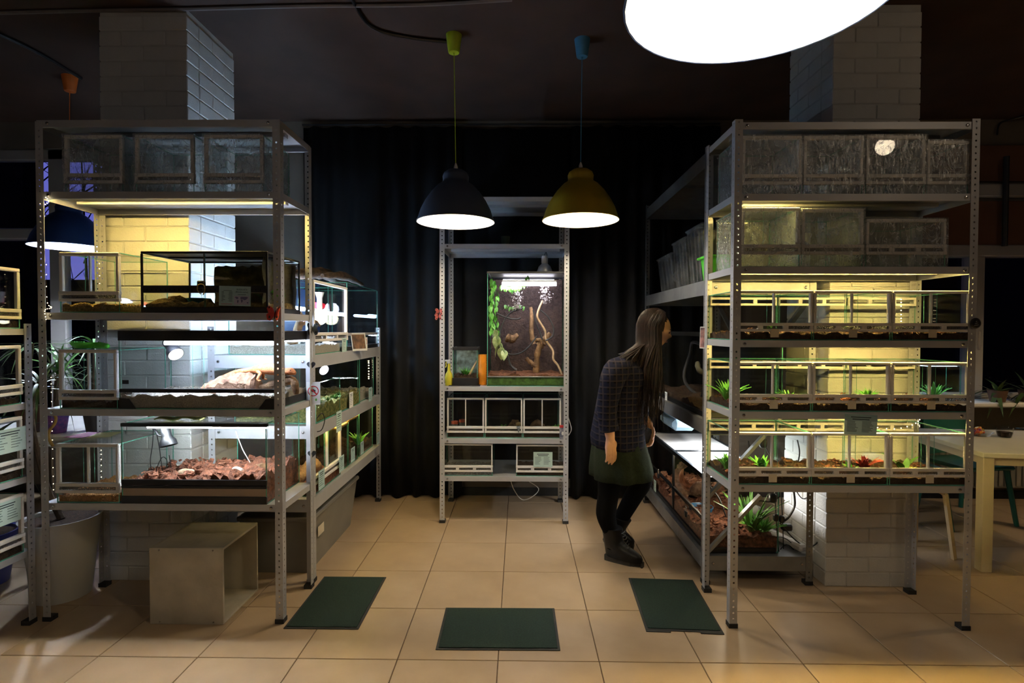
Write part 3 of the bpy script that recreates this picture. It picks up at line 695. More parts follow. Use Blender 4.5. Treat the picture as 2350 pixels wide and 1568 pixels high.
# ------------------------------------------------------------------ small makers
def sub(t, m, name, mt, smooth=True, angle=40): return m.build(name, mt, t, smooth, angle)
def tuft(label, loc, h, n, m, seed, spread=.6, wid=.012, cat='plant', group=None, droop=.5, name='plastic_plant'):
    rr = random.Random(seed); g = MB()
    for k in range(n):
        a = rr.uniform(0, 2 * PI); l = h * rr.uniform(.6, 1.1); s = spread * rr.uniform(.2, 1.)
        d = Vector((math.cos(a), math.sin(a), 0)); p = Vector((rr.uniform(-.01, .01), rr.uniform(-.01, .01), 0)); sd = Vector((-d.y, d.x, 0)) * wid * rr.uniform(.6, 1.1)
        vs = []; K = 4
        for i in range(K + 1):
            u = i / K; q = p + d * (l * s * u * (1 + .3 * u)) + Vector((0, 0, l * (u - droop * s * u * u))); ww = math.sin(PI * min(1, .12 + u * .88)) if u < 1 else .05
            vs += [q - sd * ww, q + Vector((0, 0, wid * .25)) , q + sd * ww]
        fs = []
        for i in range(K):
            for j in range(2): fs.append((i * 3 + j, i * 3 + j + 1, i * 3 + j + 4, i * 3 + j + 3))
        g.add(vs, fs)
    o = g.build(name, m, None, True, 80, loc)
    return tag(o, label, cat, group)
def clamp_lamp(label, head, aim, m=M_BLACK, glow_col=(1., .95, .85), power=0, length=.10, r=.036, on=True, name='spot_lamp', arm=None):
    """barrel + flared bell aimed along a direction"""
    t = T(name, label, 'lamp', head); d = Vector(aim).normalized(); q = Vector((0, 0, 1)).rotation_difference(d).to_matrix()
    MB().lathe([(.0, -length), (r * .55, -length * .97), (r * .62, -length * .9), (r * .62, -length * .35), (r * .72, -length * .2), (r * 1.0, 0), (r * 1.08, length * .35), (r * .98, length * .36), (r * .9, 0), (.0, -.02)], 22, m=q).build('lamp_head', m, t, True, 40)
    for k in range(5): pass
    if on:
        MB().lathe([(.0, length * .30), (r * .95, length * .28), (r * .5, 0), (0, 0)], 20, m=q).build('bulb', glow('spotbulb_' + label[:10], glow_col, 40), t, True, 60)
        light('lamp_light', 'SPOT', d * length * .42, power, glow_col, t, .02, d.to_track_quat('-Z', 'Y').to_euler(), math.radians(130), .6)
    if arm:
        MB().tube(bez([d * -length * .4] + [Vector(a) - Vector(head) for a in arm]), .006, 8).build('arm', m, t, True)
    return t
def tube_light(t, p, q, r, col, e, power=0., name='light_tube', rot=None, housing=True):
    """child tube of tank t in the tank's own axes"""
    MB().tube([p, q], r, 10).build(name, glow('tube_%g_%g' % (e, col[2]), col, e), t, True)
    if housing:
        p_, q_ = Vector(p), Vector(q); up = Vector((0, 0, r + .009)); MB().bar(p_ + up, q_ + up, .032, .014).build('lamp_housing', M_WHITEP, t)
def cord(label, pts, r=.0028, m=M_BLACK, n=5, name='power_cable', group='loose power cords'):
    return tag(MB().tube(bez(pts, 5), r, n).build(name, m, None, True, 60), label, 'cable', group)
def card(label, c, w_, h_, rz=0., tilt=0., m=M_CARD, lines=6, head=True, cols=1, name='info_card', lean=0., group='printed info cards', seed=0, mark=None):
    """thin card; centre c, faces -y before rotation"""
    rr = random.Random(seed + int(c[0] * 1000)); t = T(name, label, 'card', c, 0, group); t.rotation_euler = (lean, tilt, rz)
    MB().box(-w_ / 2, w_ / 2, -.0006, .0006, -h_ / 2, h_ / 2).build('sheet', m, t)
    g = MB(); y = -.0010
    if head:
        for k in range(2): ww = w_ * (.62 - .1 * k); z = h_ * (.36 - .1 * k); g.box(-ww / 2, ww / 2, y, -.0006, z - h_ * .022, z + h_ * .022)
    for c_ in range(cols):
        x0 = -w_ * .42 + c_ * w_ * .46; mx = w_ * (.82 if cols == 1 else .36)
        for k in range(lines):
            z = h_ * .15 - k * h_ * .55 / max(1, lines); ww = mx * rr.uniform(.55, 1.)
            g.box(x0, x0 + ww, y, -.0006, z - h_ * .011, z + h_ * .011)
    g.build('printed_lines', M_INK, t)
    if mark:
        for mm, poly in mark: 
            q = MB(); q.prism([(u * w_, v * h_) for u, v in poly], .0006, .0010)
            o = q.build('printed_mark', mm, t); o.rotation_euler = (PI / 2, 0, 0)
    return t
def no_photo_sign(label, c, w_, h_, rz):
    t = T('no_photo_sign', label, 'sign', c, rz)
    MB().box(-w_ / 2, w_ / 2, -.0006, .0006, -h_ / 2, h_ / 2).build('sheet', M_PAPER, t)
    rim = MB(); n = 28; ro, ri = w_ * .40, w_ * .33
    for k in range(n):
        a, b = 2 * PI * k / n, 2 * PI * (k + 1) / n
        pts = [(math.cos(a) * ri, math.sin(a) * ri), (math.cos(a) * ro, math.sin(a) * ro), (math.cos(b) * ro, math.sin(b) * ro), (math.cos(b) * ri, math.sin(b) * ri)]
        rim.add([(u, -.0012, v + h_ * .1) for u, v in pts], [(0, 1, 2, 3)])
    d = .7071; e = w_ * .035
    rim.add([(u, -.0012, v + h_ * .1) for u, v in ((-ri * d - e, ri * d - e), (-ri * d + e, ri * d + e), (ri * d + e, -ri * d + e), (ri * d - e, -ri * d - e))], [(0, 1, 2, 3)])
    rim.build('red_ring', M_INKR, t)
    k = MB(); k.box(-w_ * .16, w_ * .16, -.0009, -.0006, h_ * .06, h_ * .15); k.box(-w_ * .06, w_ * .08, -.0009, -.0006, h_ * .15, h_ * .18); k.build('camera_mark', M_INK, t)
    MB().ell((w_ * .2, -.001, -h_ * .28), (w_ * .07, .0004, h_ * .06), 10, 6).build('leaf_mark', M_LEAFB, t)
    return t
def butterfly(label, c, s, m, rz=0., rx=0., group='butterfly clips'):
    t = T('butterfly_clip', label, 'decoration', c, rz, group); t.rotation_euler = (rx, 0, rz)
    for sg in (-1, 1):
        pts = [(.04, .1), (.35, .75), (.8, .95), (1., .6), (.75, .1), (.95, -.2), (.8, -.75), (.45, -.85), (.1, -.25)]
        g = MB(); vs = [(sg * u * s * .8, -abs(u) * s * .55, v * s) for u, v in pts]; vs2 = [(x, y + .0015, z) for x, y, z in vs]; n = len(vs)
        g.add(vs + vs2, [tuple(range(n)), tuple(reversed(range(n, 2 * n)))] + [(i, (i + 1) % n, n + (i + 1) % n, n + i) for i in range(n)])
        w1 = g.build('wing', m, t)
        g = MB(); g.ell((sg * s * .5, -s * .345, -s * .42), (s * .16, .001, s * .18), 8, 6); g.build('wing_spot', M_BLACK, w1)
        g = MB(); g.ell((sg * s * .62, -s * .425, s * .72), (s * .14, .001, s * .12), 8, 6); g.build('wing_tip', M_BLACK, w1)
    MB().ell((0, 0, 0), (s * .08, s * .08, s * .6), 8, 8).build('body', M_BLACK, t, True, 80)
    return t
def heart(label, c, s, rz):
    pts = []
    for k in range(20):
        a = 2 * PI * k / 20; pts.append((s * .06 * 16 * math.sin(a) ** 3 * .5, s * .03 * (13 * math.cos(a) - 5 * math.cos(2 * a) - 2 * math.cos(3 * a) - math.cos(4 * a))))
    g = MB(); g.prism(pts, 0, .002); o = g.build('heart_sticker', mat('dark_glitter', (.06, .07, .08), .3, .5), None)
    o.location = c; o.rotation_euler = (PI / 2, 0, rz); return tag(o, label, 'sticker', 'heart stickers')
def fairy_lights(label, pts, n, e=30., col=(1., .80, .45), r=.0018, name='string_light'):
    t = T(name, label, 'string lights', pts[0]); P = [Vector(p) - Vector(pts[0]) for p in bez(pts, 8)]
    MB().tube(P, .0007, 4).build('wire', mat('copper_wire', (.5, .3, .12), .4, .8), t)
    g = MB()
    for k in range(n):
        f = (k + .5) / n * (len(P) - 1); i = int(f); v = P[i].lerp(P[min(i + 1, len(P) - 1)], f - i); g.ell(v, (r, r, r), 6, 4)
    tag(g.build('tiny_bulbs', glow('fairy_%g' % e, col, e), t), kind='stuff'); return t

# ------------------------------------------------------------------ black toad tank (left rack, second shelf)
y = LY0 + .01
x0, x1 = px(326, 650, y), px(613, 650, y); h = .305
tkB2 = T('glass_terrarium', 'black framed toad terrarium with mesh lid on left rack', 'terrarium', ((x0 + x1) / 2, y + .195, ZL[2] + .001)); t = tkB2
hw, hd = (x1 - x0) / 2, .195
for a in ((-hw, hw, hd - .005, hd, .02, h - .01), (-hw, -hw + .005, -hd, hd, .02, h - .01), (hw - .005, hw, -hd, hd, .02, h - .01), (-hw, -.003, -hd, -hd + .005, .02, h - .012), (.003, hw, -hd + .0, -hd + .005, .02, h - .012)): pane(t, *a)
m = MB(); z0, z1 = h - .012, h
for a in ((-hw - .004, hw + .004, -hd - .004, -hd + .012), (-hw - .004, hw + .004, hd - .012, hd + .004), (-hw - .004, -hw + .012, -hd + .012, hd - .012), (hw - .012, hw + .004, -hd + .012, hd - .012), (-hw, hw, -.008, .008)): m.bbox(*a, z0, z1, .002)
sub(t, m, 'lid_frame', M_BLACK)
MB().box(-hw + .01, hw - .01, -hd + .01, hd - .01, h - .004, h - .003).build('lid_mesh', M_LIDMESH, t)
m = MB()
for a, b in ((-1, -1), (1, -1), (-1, 1), (1, 1)): m.bbox(a * hw - .005, a * hw + .005, b * hd - .005, b * hd + .005, 0, h - .012, .002)
sub(t, m, 'corner_post', M_BLACK)
m = MB(); m.bbox(-hw, hw, -hd - .006, -hd + .008, .098, .135, .003); sub(t, m, 'vent_band', M_BLACK)
m = MB()
for k in range(26): xx = -hw + .03 + k * (2 * hw - .06) / 25; m.box(xx - .003, xx + .003, -hd - .0072, -hd - .006, .108, .118)
sub(t, m, 'vent_slot', mat('slot_black', (.004, .004, .004), .9), False)
m = MB(); m.bbox(-hw - .003, hw + .003, -hd - .004, hd + .003, 0, .028, .003); sub(t, m, 'base_tray', M_BLACK)
ground(t, 2 * hw - .02, 2 * hd - .02, .028, .02, M_STRAW, 3, .014)
def rockface(t, hw, y, z0, z1, m, seed, dep=.03, name='rock_background', nx=26, nz=10):
    rr = random.Random(seed); g = MB(); vs = []
    for j in range(nz + 1):
        for i in range(nx + 1):
            u = i / nx; v = j / nz
            vs.append((-hw + 2 * hw * u, y - dep * (.4 + .6 * abs(math.sin(u * 9 + v * 4 + seed)) * rr.uniform(.6, 1)) , z0 + (z1 - z0) * v + (rr.uniform(-.012, .006) if j == nz else 0)))
    n1 = nx + 1; fs = [(j * n1 + i, j * n1 + i + 1, (j + 1) * n1 + i + 1, (j + 1) * n1 + i) for j in range(nz) for i in range(nx)]
    o = len(vs); vs += [(-hw + 2 * hw * i / nx, y, z1 - .002) for i in range(n1)]; fs += [(nz * n1 + i, nz * n1 + i + 1, o + i + 1, o + i) for i in range(nx)]
    g.add(vs, fs); return g.build(name, m, t, True, 60)
rk = rockface(t, hw * .74, hd - .008, .03, h - .03, M_ROCKBG, 2); rk.location.x = hw * .24
rk2 = rockface(t, hd * .9, 0, .03, h - .03, M_ROCKBG, 5); rk2.rotation_euler = (0, 0, -PI / 2); rk2.location = (hw - .008, 0, 0)
sub(t, MB().obox((0, -hd - .002, .21), (.006, .003, .17)), 'door_seam', M_CHROME)
# lock and key
m = MB(); m.bbox(-.028, .012, -hd - .022, -hd - .006, .118, .158, .005); sub(t, m, 'lock', M_BLACK)
m = MB(); m.tube(bez([(-.006, -hd - .02, .09), (-.022, -hd - .022, .11), (-.018, -hd - .024, .135), (-.002, -hd - .024, .140), (.012, -hd - .024, .133), (.014, -hd - .022, .11), (.004, -hd - .02, .088)]), .0022, 6); sub(t, m, 'key_ring', mat('brass', (.55, .42, .18), .35, .9))
tag(MB().ell((0, 0, 0), (.055, .035, .026), 12, 8, fn=lambda v: v * (1 + .2 * math.sin(7 * v.x + 5 * v.y))).build('straw_heap', M_STRAW, None, True, 80, (x0 + .11, y + .10, ZL[2] + .065)), 'heap of dry straw inside the black toad terrarium', 'straw')
tag(MB().lathe([(.0, .0), (.05, .0), (.058, .03), (.054, .03), (.048, .006), (0, .006)], 20).build('water_bowl', mat('teal_plastic', (.05, .25, .27), .4), None, True, 40, (x0 + .20, y + .14, ZL[2] + .05)), 'teal water bowl inside the black toad terrarium', 'bowl')
tuft('green plastic leaves inside the black toad terrarium', (x1 - .055, y + .12, ZL[2] + .04), .10, 16, M_LEAFB, 5, .8, .014)
# the toad card
c = T('info_card', 'blue toad card with world map on the black terrarium', 'card', (px(541, 680, y), y - .008, W(541, 680, y).z), 0, 'printed info cards'); c.rotation_euler = (0, math.radians(1.5), 0)
cw, ch_ = .158, .098
MB().box(-cw / 2, cw / 2, -.0006, .0006, -ch_ / 2, ch_ / 2).build('sheet', M_CARD, c)
text('ЖАБА-АГА', .0105, M_INK, c, (cw * .22, -.0012, ch_ * .30)); text('(Rhinella marina)', .0092, M_INK, c, (cw * .22, -.0012, ch_ * .18))
g = MB()
for k in range(9):
    z = ch_ * (.27 - k * .066)
    if k == 0: g.box(-cw * .36, -cw * .10, -.0010, -.0006, z - .001, z + .001)
    else: g.box(-cw * .42, -cw * (.42 - R.uniform(.05, .12)), -.0010, -.0006, z - .001, z + .001); g.box(-cw * R.uniform(.17, .22), -cw * .075, -.0010, -.0006, z - .001, z + .001)
g.box(cw * .09, cw * .35, -.0010, -.0006, ch_ * .075, ch_ * .095)
g.build('printed_lines', M_INK, c)
MB().box(-cw * .43, -cw * .08, -.0010, -.0006, -ch_ * .415, -ch_ * .395).build('red_line', M_INKR, c)
MB().box(-cw * .02, cw * .46, -.0009, -.0006, -ch_ * .42, ch_ * .01).build('map_sheet', mat('map_pale', (.50, .48, .62), .8), c)
g = MB()
for poly in ([(.02, -.03), (.09, -.04), (.12, -.10), (.07, -.16), (.05, -.13), (.01, -.08)], [(.09, -.19), (.13, -.22), (.11, -.34), (.09, -.36), (.07, -.24)], [(.18, -.03), (.38, -.02), (.42, -.07), (.36, -.16), (.30, -.20), (.26, -.15), (.18, -.16)], [(.19, -.17), (.26, -.18), (.25, -.27), (.22, -.34), (.20, -.26)], [(.38, -.30), (.43, -.28), (.43, -.35), (.39, -.35)]):
    g.add([(u * cw, -.0012, v * ch_) for u, v in poly], [tuple(range(len(poly)))])
g.build('map_continents', mat('map_ink', (.16, .15, .30), .8), c)

# ------------------------------------------------------------------ long bearded-lizard tank (third shelf)
y = LY0 + .005
x0, x1 = px(273, 850, y), min(px(632, 850, y), LX1 - .006) ; h = .392
tkC2 = T('glass_terrarium', 'long black topped terrarium with orange lizard on left rack', 'terrarium', ((x0 + x1) / 2, y + .2, ZL[3] + .001)); t = tkC2
hw, hd = (x1 - x0) / 2, .20
for a in ((-hw, hw, hd - .005, hd, .0, h - .05), (-hw, -hw + .005, -hd, hd, .0, h - .05), (hw - .005, hw, -hd, hd, .0, h - .05), (-hw, hw, -hd, -hd + .005, .004, .085), (-hw, hw, -hd, hd, 0, .004)): pane(t, *a)
pane(t, -hw + .005, .03, -hd + .006, -hd + .010, .10, h - .05, name='sliding_pane'); pane(t, -.03, hw - .005, -hd + .012, -hd + .016, .10, h - .05, name='sliding_pane')
m = MB()
for a in ((-hw - .003, hw + .003, -hd - .004, -hd + .008), (-hw - .003, hw + .003, hd - .008, hd + .004), (-hw - .003, -hw + .008, -hd + .008, hd - .008), (hw - .008, hw + .003, -hd + .008, hd - .008)): m.bbox(*a, h - .05, h, .002)
m.box(-hw, hw, -hd + .008, -hd + .05, h - .012, h - .006); sub(t, m, 'hood_frame', M_BLACK)
pane(t, -hw + .009, hw - .009, -hd + .05, hd - .009, h - .016, h - .012, name='lid_pane')
m = MB(); m.bbox(-hw, hw, -hd - .003, -hd + .018, .083, .102, .002); sub(t, m, 'front_rail', M_BLACK)
for sg in (-1, 1):
    m = MB(); q = [(sg * hw, 0), (sg * (hw - .085), 0), (sg * (hw - .05), .05), (sg * hw, .055)]; m.prism(q if sg < 0 else q[::-1], 0, .002)
    o = sub(t, m, 'corner_sticker', M_BLACK, False); o.rotation_euler = (PI / 2, 0, 0); o.location = (0, -hd - .0005, .002)
m = MB(); m.box(hw, hw + .0015, -hd, hd, .004, .045); sub(t, m, 'side_band', M_BLACK, False)
m = MB(); m.bbox(-hw + .012, -hw + .045, -hd + .004, -hd + .0055, .125, .145, .004); sub(t, m, 'thermometer', M_BLACK)
ground(t, 2 * hw - .012, 2 * hd - .014, .006, .062, M_SAND, 8, .005, nx=60)
chips(t, 2 * hw - .02, 2 * hd - .03, .066, 500, 15, M_SAND, .010)
tube_light(t, (-hw + .20, -hd + .05, h - .062), (hw - .02, -hd + .05, h - .062), .010, (.66, .78, 1.), 120)
Z = ZL[3]
clamp_lamp('black barrel spot lamp lit inside the orange lizard terrarium', W(398, 806, y + .12), (.62, -.35, -.5), M_BLACK, (1., .96, .9), .35, .085, .036, arm=[W(384, 800, y + .14), W(380, 785, y + .15)])
# cork slope and lizard
def lump(label, name, pts, m, cat, rad, seed, jit=.2, n=16, loc=None, flat=1.):
    rr = random.Random(seed); P = [Vector(p) for p in pts]; B = bez(P, 5); rs = []
    K = len(B)
    for i in range(K):
        f = i / (K - 1) * (len(rad) - 1); a = int(f); rs.append((rad[a] * (1 - (f - a)) + rad[min(a + 1, len(rad) - 1)] * (f - a)) * rr.uniform(1 - jit, 1 + jit))
    g = MB(); g.tube(B, rs, n, True, 1.)
    vs = []
    for v in g.v: vs.append((v[0] + rr.uniform(-1, 1) * rad[0] * jit * .25, v[1] + rr.uniform(-1, 1) * rad[0] * jit * .25, v[2] + rr.uniform(-1, 1) * rad[0] * jit * .25))
    g.v = vs
    return tag(g.build(name, m, None, True, 50), label, cat)
ya = y + .17
rr = random.Random(4); g = MB(); n = 30; prof = [(455, 905), (470, 885), (500, 868), (535, 858), (565, 857), (588, 862), (592, 908)]
for k, (dy0, dy1) in enumerate(((-.05, .09),)):
    rings_ = []
    P = [W(a, b, ya) for a, b in prof[:-1]]
    nx, nd = 22, 9; top = bez(P, 4); vs = []
    for j in range(nd + 1):
        v = j / nd; dy = -.07 + .15 * v
        for q in top:
            zz = q.z - (abs(v - .45) ** 1.7) * .16; vs.append((q.x + rr.uniform(-.005, .005), q.y + dy + rr.uniform(-.004, .004), max(ZL[3] + .05, zz + rr.uniform(-.011, .011))))
    m1 = len(top); fs = [(j * m1 + i, j * m1 + i + 1, (j + 1) * m1 + i + 1, (j + 1) * m1 + i) for j in range(nd) for i in range(m1 - 1)]
    o = len(vs); vs += [(p[0], p[1], ZL[3] + .03) for p in vs[:m1]]; fs += [(o + i, o + i + 1, i + 1, i) for i in range(m1 - 1)]
    o2 = len(vs); idx = [j * m1 + m1 - 1 for j in range(nd + 1)]; vs += [(vs[i][0], vs[i][1], ZL[3] + .03) for i in idx]; fs += [(idx[i], o2 + i, o2 + i + 1, idx[i + 1]) for i in range(nd)]
    g.add(vs, fs)
tag(g.build('cork_slab', M_CORK, None, True, 30), 'rough cork slab sloping up inside the orange lizard terrarium', 'bark')
M_LIZ = mat('orange_lizard_skin', (.62, .17, .05), .6, 0, .3, 40., .5, 220., col2=(.78, .30, .11))
liz = T('lizard', 'orange lizard lying along the cork slab with head raised', 'lizard', W(585, 858, ya))
o0 = Vector(liz.location); g = MB()
def WL(a, b, dy=0.): return W(a, b, ya + dy) - o0
bodyp = bez([WL(478, 886, .01), WL(505, 868, .012), WL(540, 854, .012), WL(575, 850, .01), WL(598, 847, 0), WL(622, 847, -.01), WL(645, 852, -.015), WL(656, 852, -.015), WL(668, 853, -.015), WL(678, 858, -.015)], 4)
rb = [.003, .006, .010, .015, .026, .032, .026, .016, .020, .008]; K = len(bodyp)
rs = [rb[int(i / (K - 1) * 9)] * (1 - (i / (K - 1) * 9) % 1) + rb[min(9, int(i / (K - 1) * 9) + 1)] * ((i / (K - 1) * 9) % 1) for i in range(K)]
g.tube(bodyp, rs, 12, True, 1.15)
for a, b, dy, s in ((592, 852, -.03, 1), (640, 862, -.03, 1), (592, 852, .03, -1), (640, 862, .03, -1)):
    p = WL(a, b, dy * .6); g.tube([p, p + Vector((.02, dy * .6, -.012)), p + Vector((.012, dy * 1.1, -.042))], [.012, .009, .007], 8)
    e = p + Vector((.012, dy * 1.1, -.042))
    for q in range(4): g.tube([e, e + Vector((.016, (q - 1.5) * .008, -.006))], [.004, .002], 5)
g.build('body', M_LIZ, liz, True, 60)
e = MB(); e.ell(WL(666, 850, -.034), (.0035, .002, .0035), 8, 6); e.build('eye', M_BLACK, liz, True, 80)
lump('dark log supporting the head end of orange lizard', 'log', [W(600, 892, ya + .02), W(640, 880, ya + .01), W(672, 874, ya), W(680, 905, ya)], M_WOOD, 'log', [.022, .026, .024, .014], 9, .15, 10)

# ------------------------------------------------------------------ bottom large tank
y = LY0 + .005
x0, x1 = px(279, 1060, y), px(612, 1060, y); h = .40
tkD2 = T('glass_terrarium', 'large green edged terrarium with black bands, left rack bottom shelf', 'terrarium', ((x0 + x1) / 2, y + .2, ZL[4] + .001)); t = tkD2
hw, hd = (x1 - x0) / 2, .20
for a in ((-hw, hw, hd - .005, hd, .0, h), (-hw, -hw + .005, -hd, hd, .0, h), (hw - .005, hw, -hd, hd, .0, h), (-hw, hw, -hd + .008, -hd + .012, .12, h - .012), (-hw, hw, -hd, hd, 0, .004), (-hw + .01, hw - .01, -hd + .02, hd - .01, h, h + .004)): pane(t, *a)
m = MB(); m.bbox(-hw - .003, hw + .003, -hd - .003, -hd + .016, h - .013, h + .004, .002); sub(t, m, 'top_rail', M_BLACK)
for a, b in ((.094, .122), (.078, .091), (.0, .038)): m = MB(); m.bbox(-hw - .002, hw - .0, -hd - .004, -hd + .008, a, b, .002); sub(t, m, 'front_band', M_BLACK)
MB().box(-hw + .004, hw - .004, -hd + .001, -hd + .002, .038, .078).build('vent_mesh', mesh_screen('tan_screen', (.36, .27, .20), 300., .25), t)
ground(t, 2 * hw - .012, 2 * hd - .016, .006, .115, M_CHIPS, 12, .018, nx=40, slope=.05)
chips(t, 2 * hw - .03, 2 * hd - .03, .13, 160, 13, M_CHIPS, .022)
tube_light(t, (-hw + .10, -hd + .05, h - .022), (hw - .02, -hd + .05, h - .022), .007, (.85, .92, 1.), 130)
clamp_lamp('grey bell clamp lamp, unlit, hanging inside the bottom left terrarium', W(385, 1012, y + .10), (.25, -.12, -.8), mat('grey_lamp', (.006, .007, .009), .5), on=False, length=.075, r=.038, arm=[W(366, 1000, y + .1), W(358, 990, y + .11), W(352, 985, y + .12)])
lump('pale flat stone inside the bottom left terrarium', 'stone', [W(400, 1092, y + .12), W(425, 1085, y + .12), W(455, 1090, y + .12)], mat('tan_stone', (.4, .28, .18), .9, 0, .3, 40., .6, 80.), 'stone', [.012, .024, .014], 3, .1, 10)
lump('white skull ornament lying on the bark, bottom left terrarium', 'skull_ornament', [W(520, 1088, y + .14), W(540, 1078, y + .13), W(556, 1080, y + .12)], mat('bone_white', (.8, .72, .64), .7), 'ornament', [.008, .016, .009], 4, .05, 10)
lump('dark bark piece at right end of the bottom left terrarium', 'bark_piece', [W(560, 1095, y + .2), W(590, 1082, y + .2), W(606, 1076, y + .16)], M_WOOD, 'bark', [.02, .034, .026], 5, .18, 10)
for k, pts in enumerate(([(352, 985), (350, 1020), (345, 1060), (352, 1095)], [(358, 988), (366, 1030), (372, 1075), (380, 1100)], [(388, 1045), (392, 1080), (375, 1098), (358, 1085), (372, 1050), (384, 1062), (370, 1098)])):
    cord(['straight black lamp cord at the left inside bottom left terrarium', 'slanting black lamp cord behind the grey clamp lamp', 'tangled black lamp cord below the grey clamp lamp'][k], [W(a, b, y + .13) for a, b in pts], .0022)
cord('white sensor cord hanging inside the bottom left terrarium', [W(541, 990, y + .15), W(556, 1030, y + .15), W(574, 1062, y + .15)], .0022, M_WHITEP, name='sensor_cable', group=None)
# things on lids
m = MB(); nx, ny = 16, 6; vs = []
for j in range(ny + 1):
    for i in range(nx + 1):
        u, v = i / nx, j / ny; vs.append((-.105 + .21 * u + .008 * math.sin(v * 5), -.05 + .11 * v, .010 + .008 * math.sin(u * 9 + v * 3) + .014 * math.exp(-((u - .62) / .16) ** 2)))
m.add(vs, [(j * (nx + 1) + i, j * (nx + 1) + i + 1, (j + 1) * (nx + 1) + i + 1, (j + 1) * (nx + 1) + i) for j in range(ny) for i in range(nx)])
o = m.build('folded_cloth', mat('yellow_green_cloth', (.52, .58, .20), .9, 0, .15, 30., .3, 200.), None, True, 60, W(414, 972, y + .1)); o.location.z = ZL[4] + .41
sm = o.modifiers.new('thickness', 'SOLIDIFY'); sm.thickness = .008; tag(o, 'folded yellow green cloth lying on the bottom left terrarium lid', 'cloth')
zt = ZL[4] + .301
for nm, lab, a, b, mm, dz in (('magenta_leaflet', 'magenta leaflet lying on the bottom left white framed terrarium', 170, 220, mat('magenta_paper', (.30, .02, .16), .6), .0), ('yellow_leaflet', 'pale yellow leaflet lying on the bottom left white framed terrarium', 218, 262, mat('yellow_paper', (.62, .60, .28), .7), .0012)):
    q = MB(); q.box(-.055, .055, -.075, .075, 0, .001); o = q.build(nm, mm, None, loc=(px((a + b) / 2, 1010, y + .22), y + .22, zt + dz)); o.rotation_euler.z = .25 if dz else -.1; tag(o, lab, 'leaflet')
# green scoop
sc = T('sand_scoop', 'bright green plastic scoop on the white framed terrarium', 'scoop', W(205, 795, LY0 + .06)); sc.location.z = ZL[3] + .2985
MG = mat('lime_plastic', (.10, .62, .04), .35, 0, .08, 8.)
MB().lathe([(.0, .004), (.045, .004), (.062, .022), (.066, .034), (.062, .034), (.056, .020), (.04, .009), (0, .009)], 24, (-.02, 0, 0), ex=1.1, ey=.7).build('bowl', MG, sc, True, 50)
MB().tube([(.035, 0, .016), (.055, 0, .020), (.105, -.02, .016)], [.014, .017, .014], 12, round_=True).build('handle', MG, sc, True, 50)
m = MB()
for k in range(6): m.bar((-.06 + k * .012, -.035, .034), (-.06 + k * .012, -.035, .041), .004, .008)
m.build('teeth', MG, sc)
# fairy lights, decorations on the left rack
fairy_lights('warm fairy lights twisted at the window end of left rack, upper', [W(104, 452, LY0 - .01), W(112, 462, LY0), W(103, 470, LY0 - .01)], 6, 25)
fairy_lights('warm fairy lights draped over left rack second shelf corner', [W(106, 735, LY0 - .006), W(103, 712, LY0 - .006), W(118, 706, LY0 - .006), W(108, 690, LY0 - .004), W(106, 600, LY0 - .004)], 16, 12)
fairy_lights('warm fairy lights running down inside the left rack front post', [W(117, 860, LY0 + .045), W(120, 1000, LY0 + .045), W(123, 1130, LY0 + .045)], 14, 8)
fairy_lights('warm fairy lights hanging by the brick column behind left rack', [W(228, 600, LY1 - .05), W(230, 720, LY1 - .05)], 8, 12)
fairy_lights('warm fairy lights hanging behind the bottom left white framed terrarium', [W(232, 1030, LY1 - .05), W(233, 1120, LY1 - .05)], 8, 12)
M_BFR = mat('red_butterfly', (.55, .05, .05), .5, 0, .2, 80.); M_BFG = mat('grey_butterfly', (.12, .15, .17), .5, 0, .2, 80.)
butterfly('red butterfly clip on the front right post of left rack', W(631, 722, LY0 - .012), .042, M_BFR, 0, -.3)
butterfly('grey butterfly clip on the back right post of left rack', W(716, 756, 3.05), .04, M_BFG, .6)
heart('dark heart sticker on back right post of left rack, upper', W(714, 838, 3.045), .05, .2)
heart('dark heart sticker on back right post of left rack, lower', W(716, 1042, 3.045), .05, .2)
no_photo_sign('no photography sign hung on the back right post of left rack', W(719, 903, 3.042), .075, .13, .25)
# open wooden box on the floor
bx0, bx1, by0, by1, bh = -1.842, -1.472, 2.64, 3.0, .385
M_PLY = mat('whitewashed_plywood', (.46, .42, .34), .7, 0, .18, 7., .1, 80., col2=(.55, .50, .41), det=8.)
t = T('plywood_box', 'whitewashed plywood box with open side on the floor', 'box', ((bx0 + bx1) / 2, (by0 + by1) / 2, .0)); a, b, tk = (bx1 - bx0) / 2, (by1 - by0) / 2, .012
for nm, q in (('front_panel', (-a, a, -b, -b + tk, 0, bh)), ('back_panel', (-a, a, b - tk, b, 0, bh)), ('side_panel', (-a, -a + tk, -b + tk, b - tk, 0, bh)), ('top_panel', (-a + tk, a, -b + tk, b - tk, bh - tk, bh)), ('bottom_panel', (-a + tk, a, -b + tk, b - tk, 0, tk))):
    m = MB(); m.bbox(*q, .0015); sub(t, m, nm, M_PLY)
for sx in (-1, 1):
    for z in (.012, bh - .012): put('screw', bolt_me, t, (sx * (a - .05), -b, z), None, (.5, .4, .5))
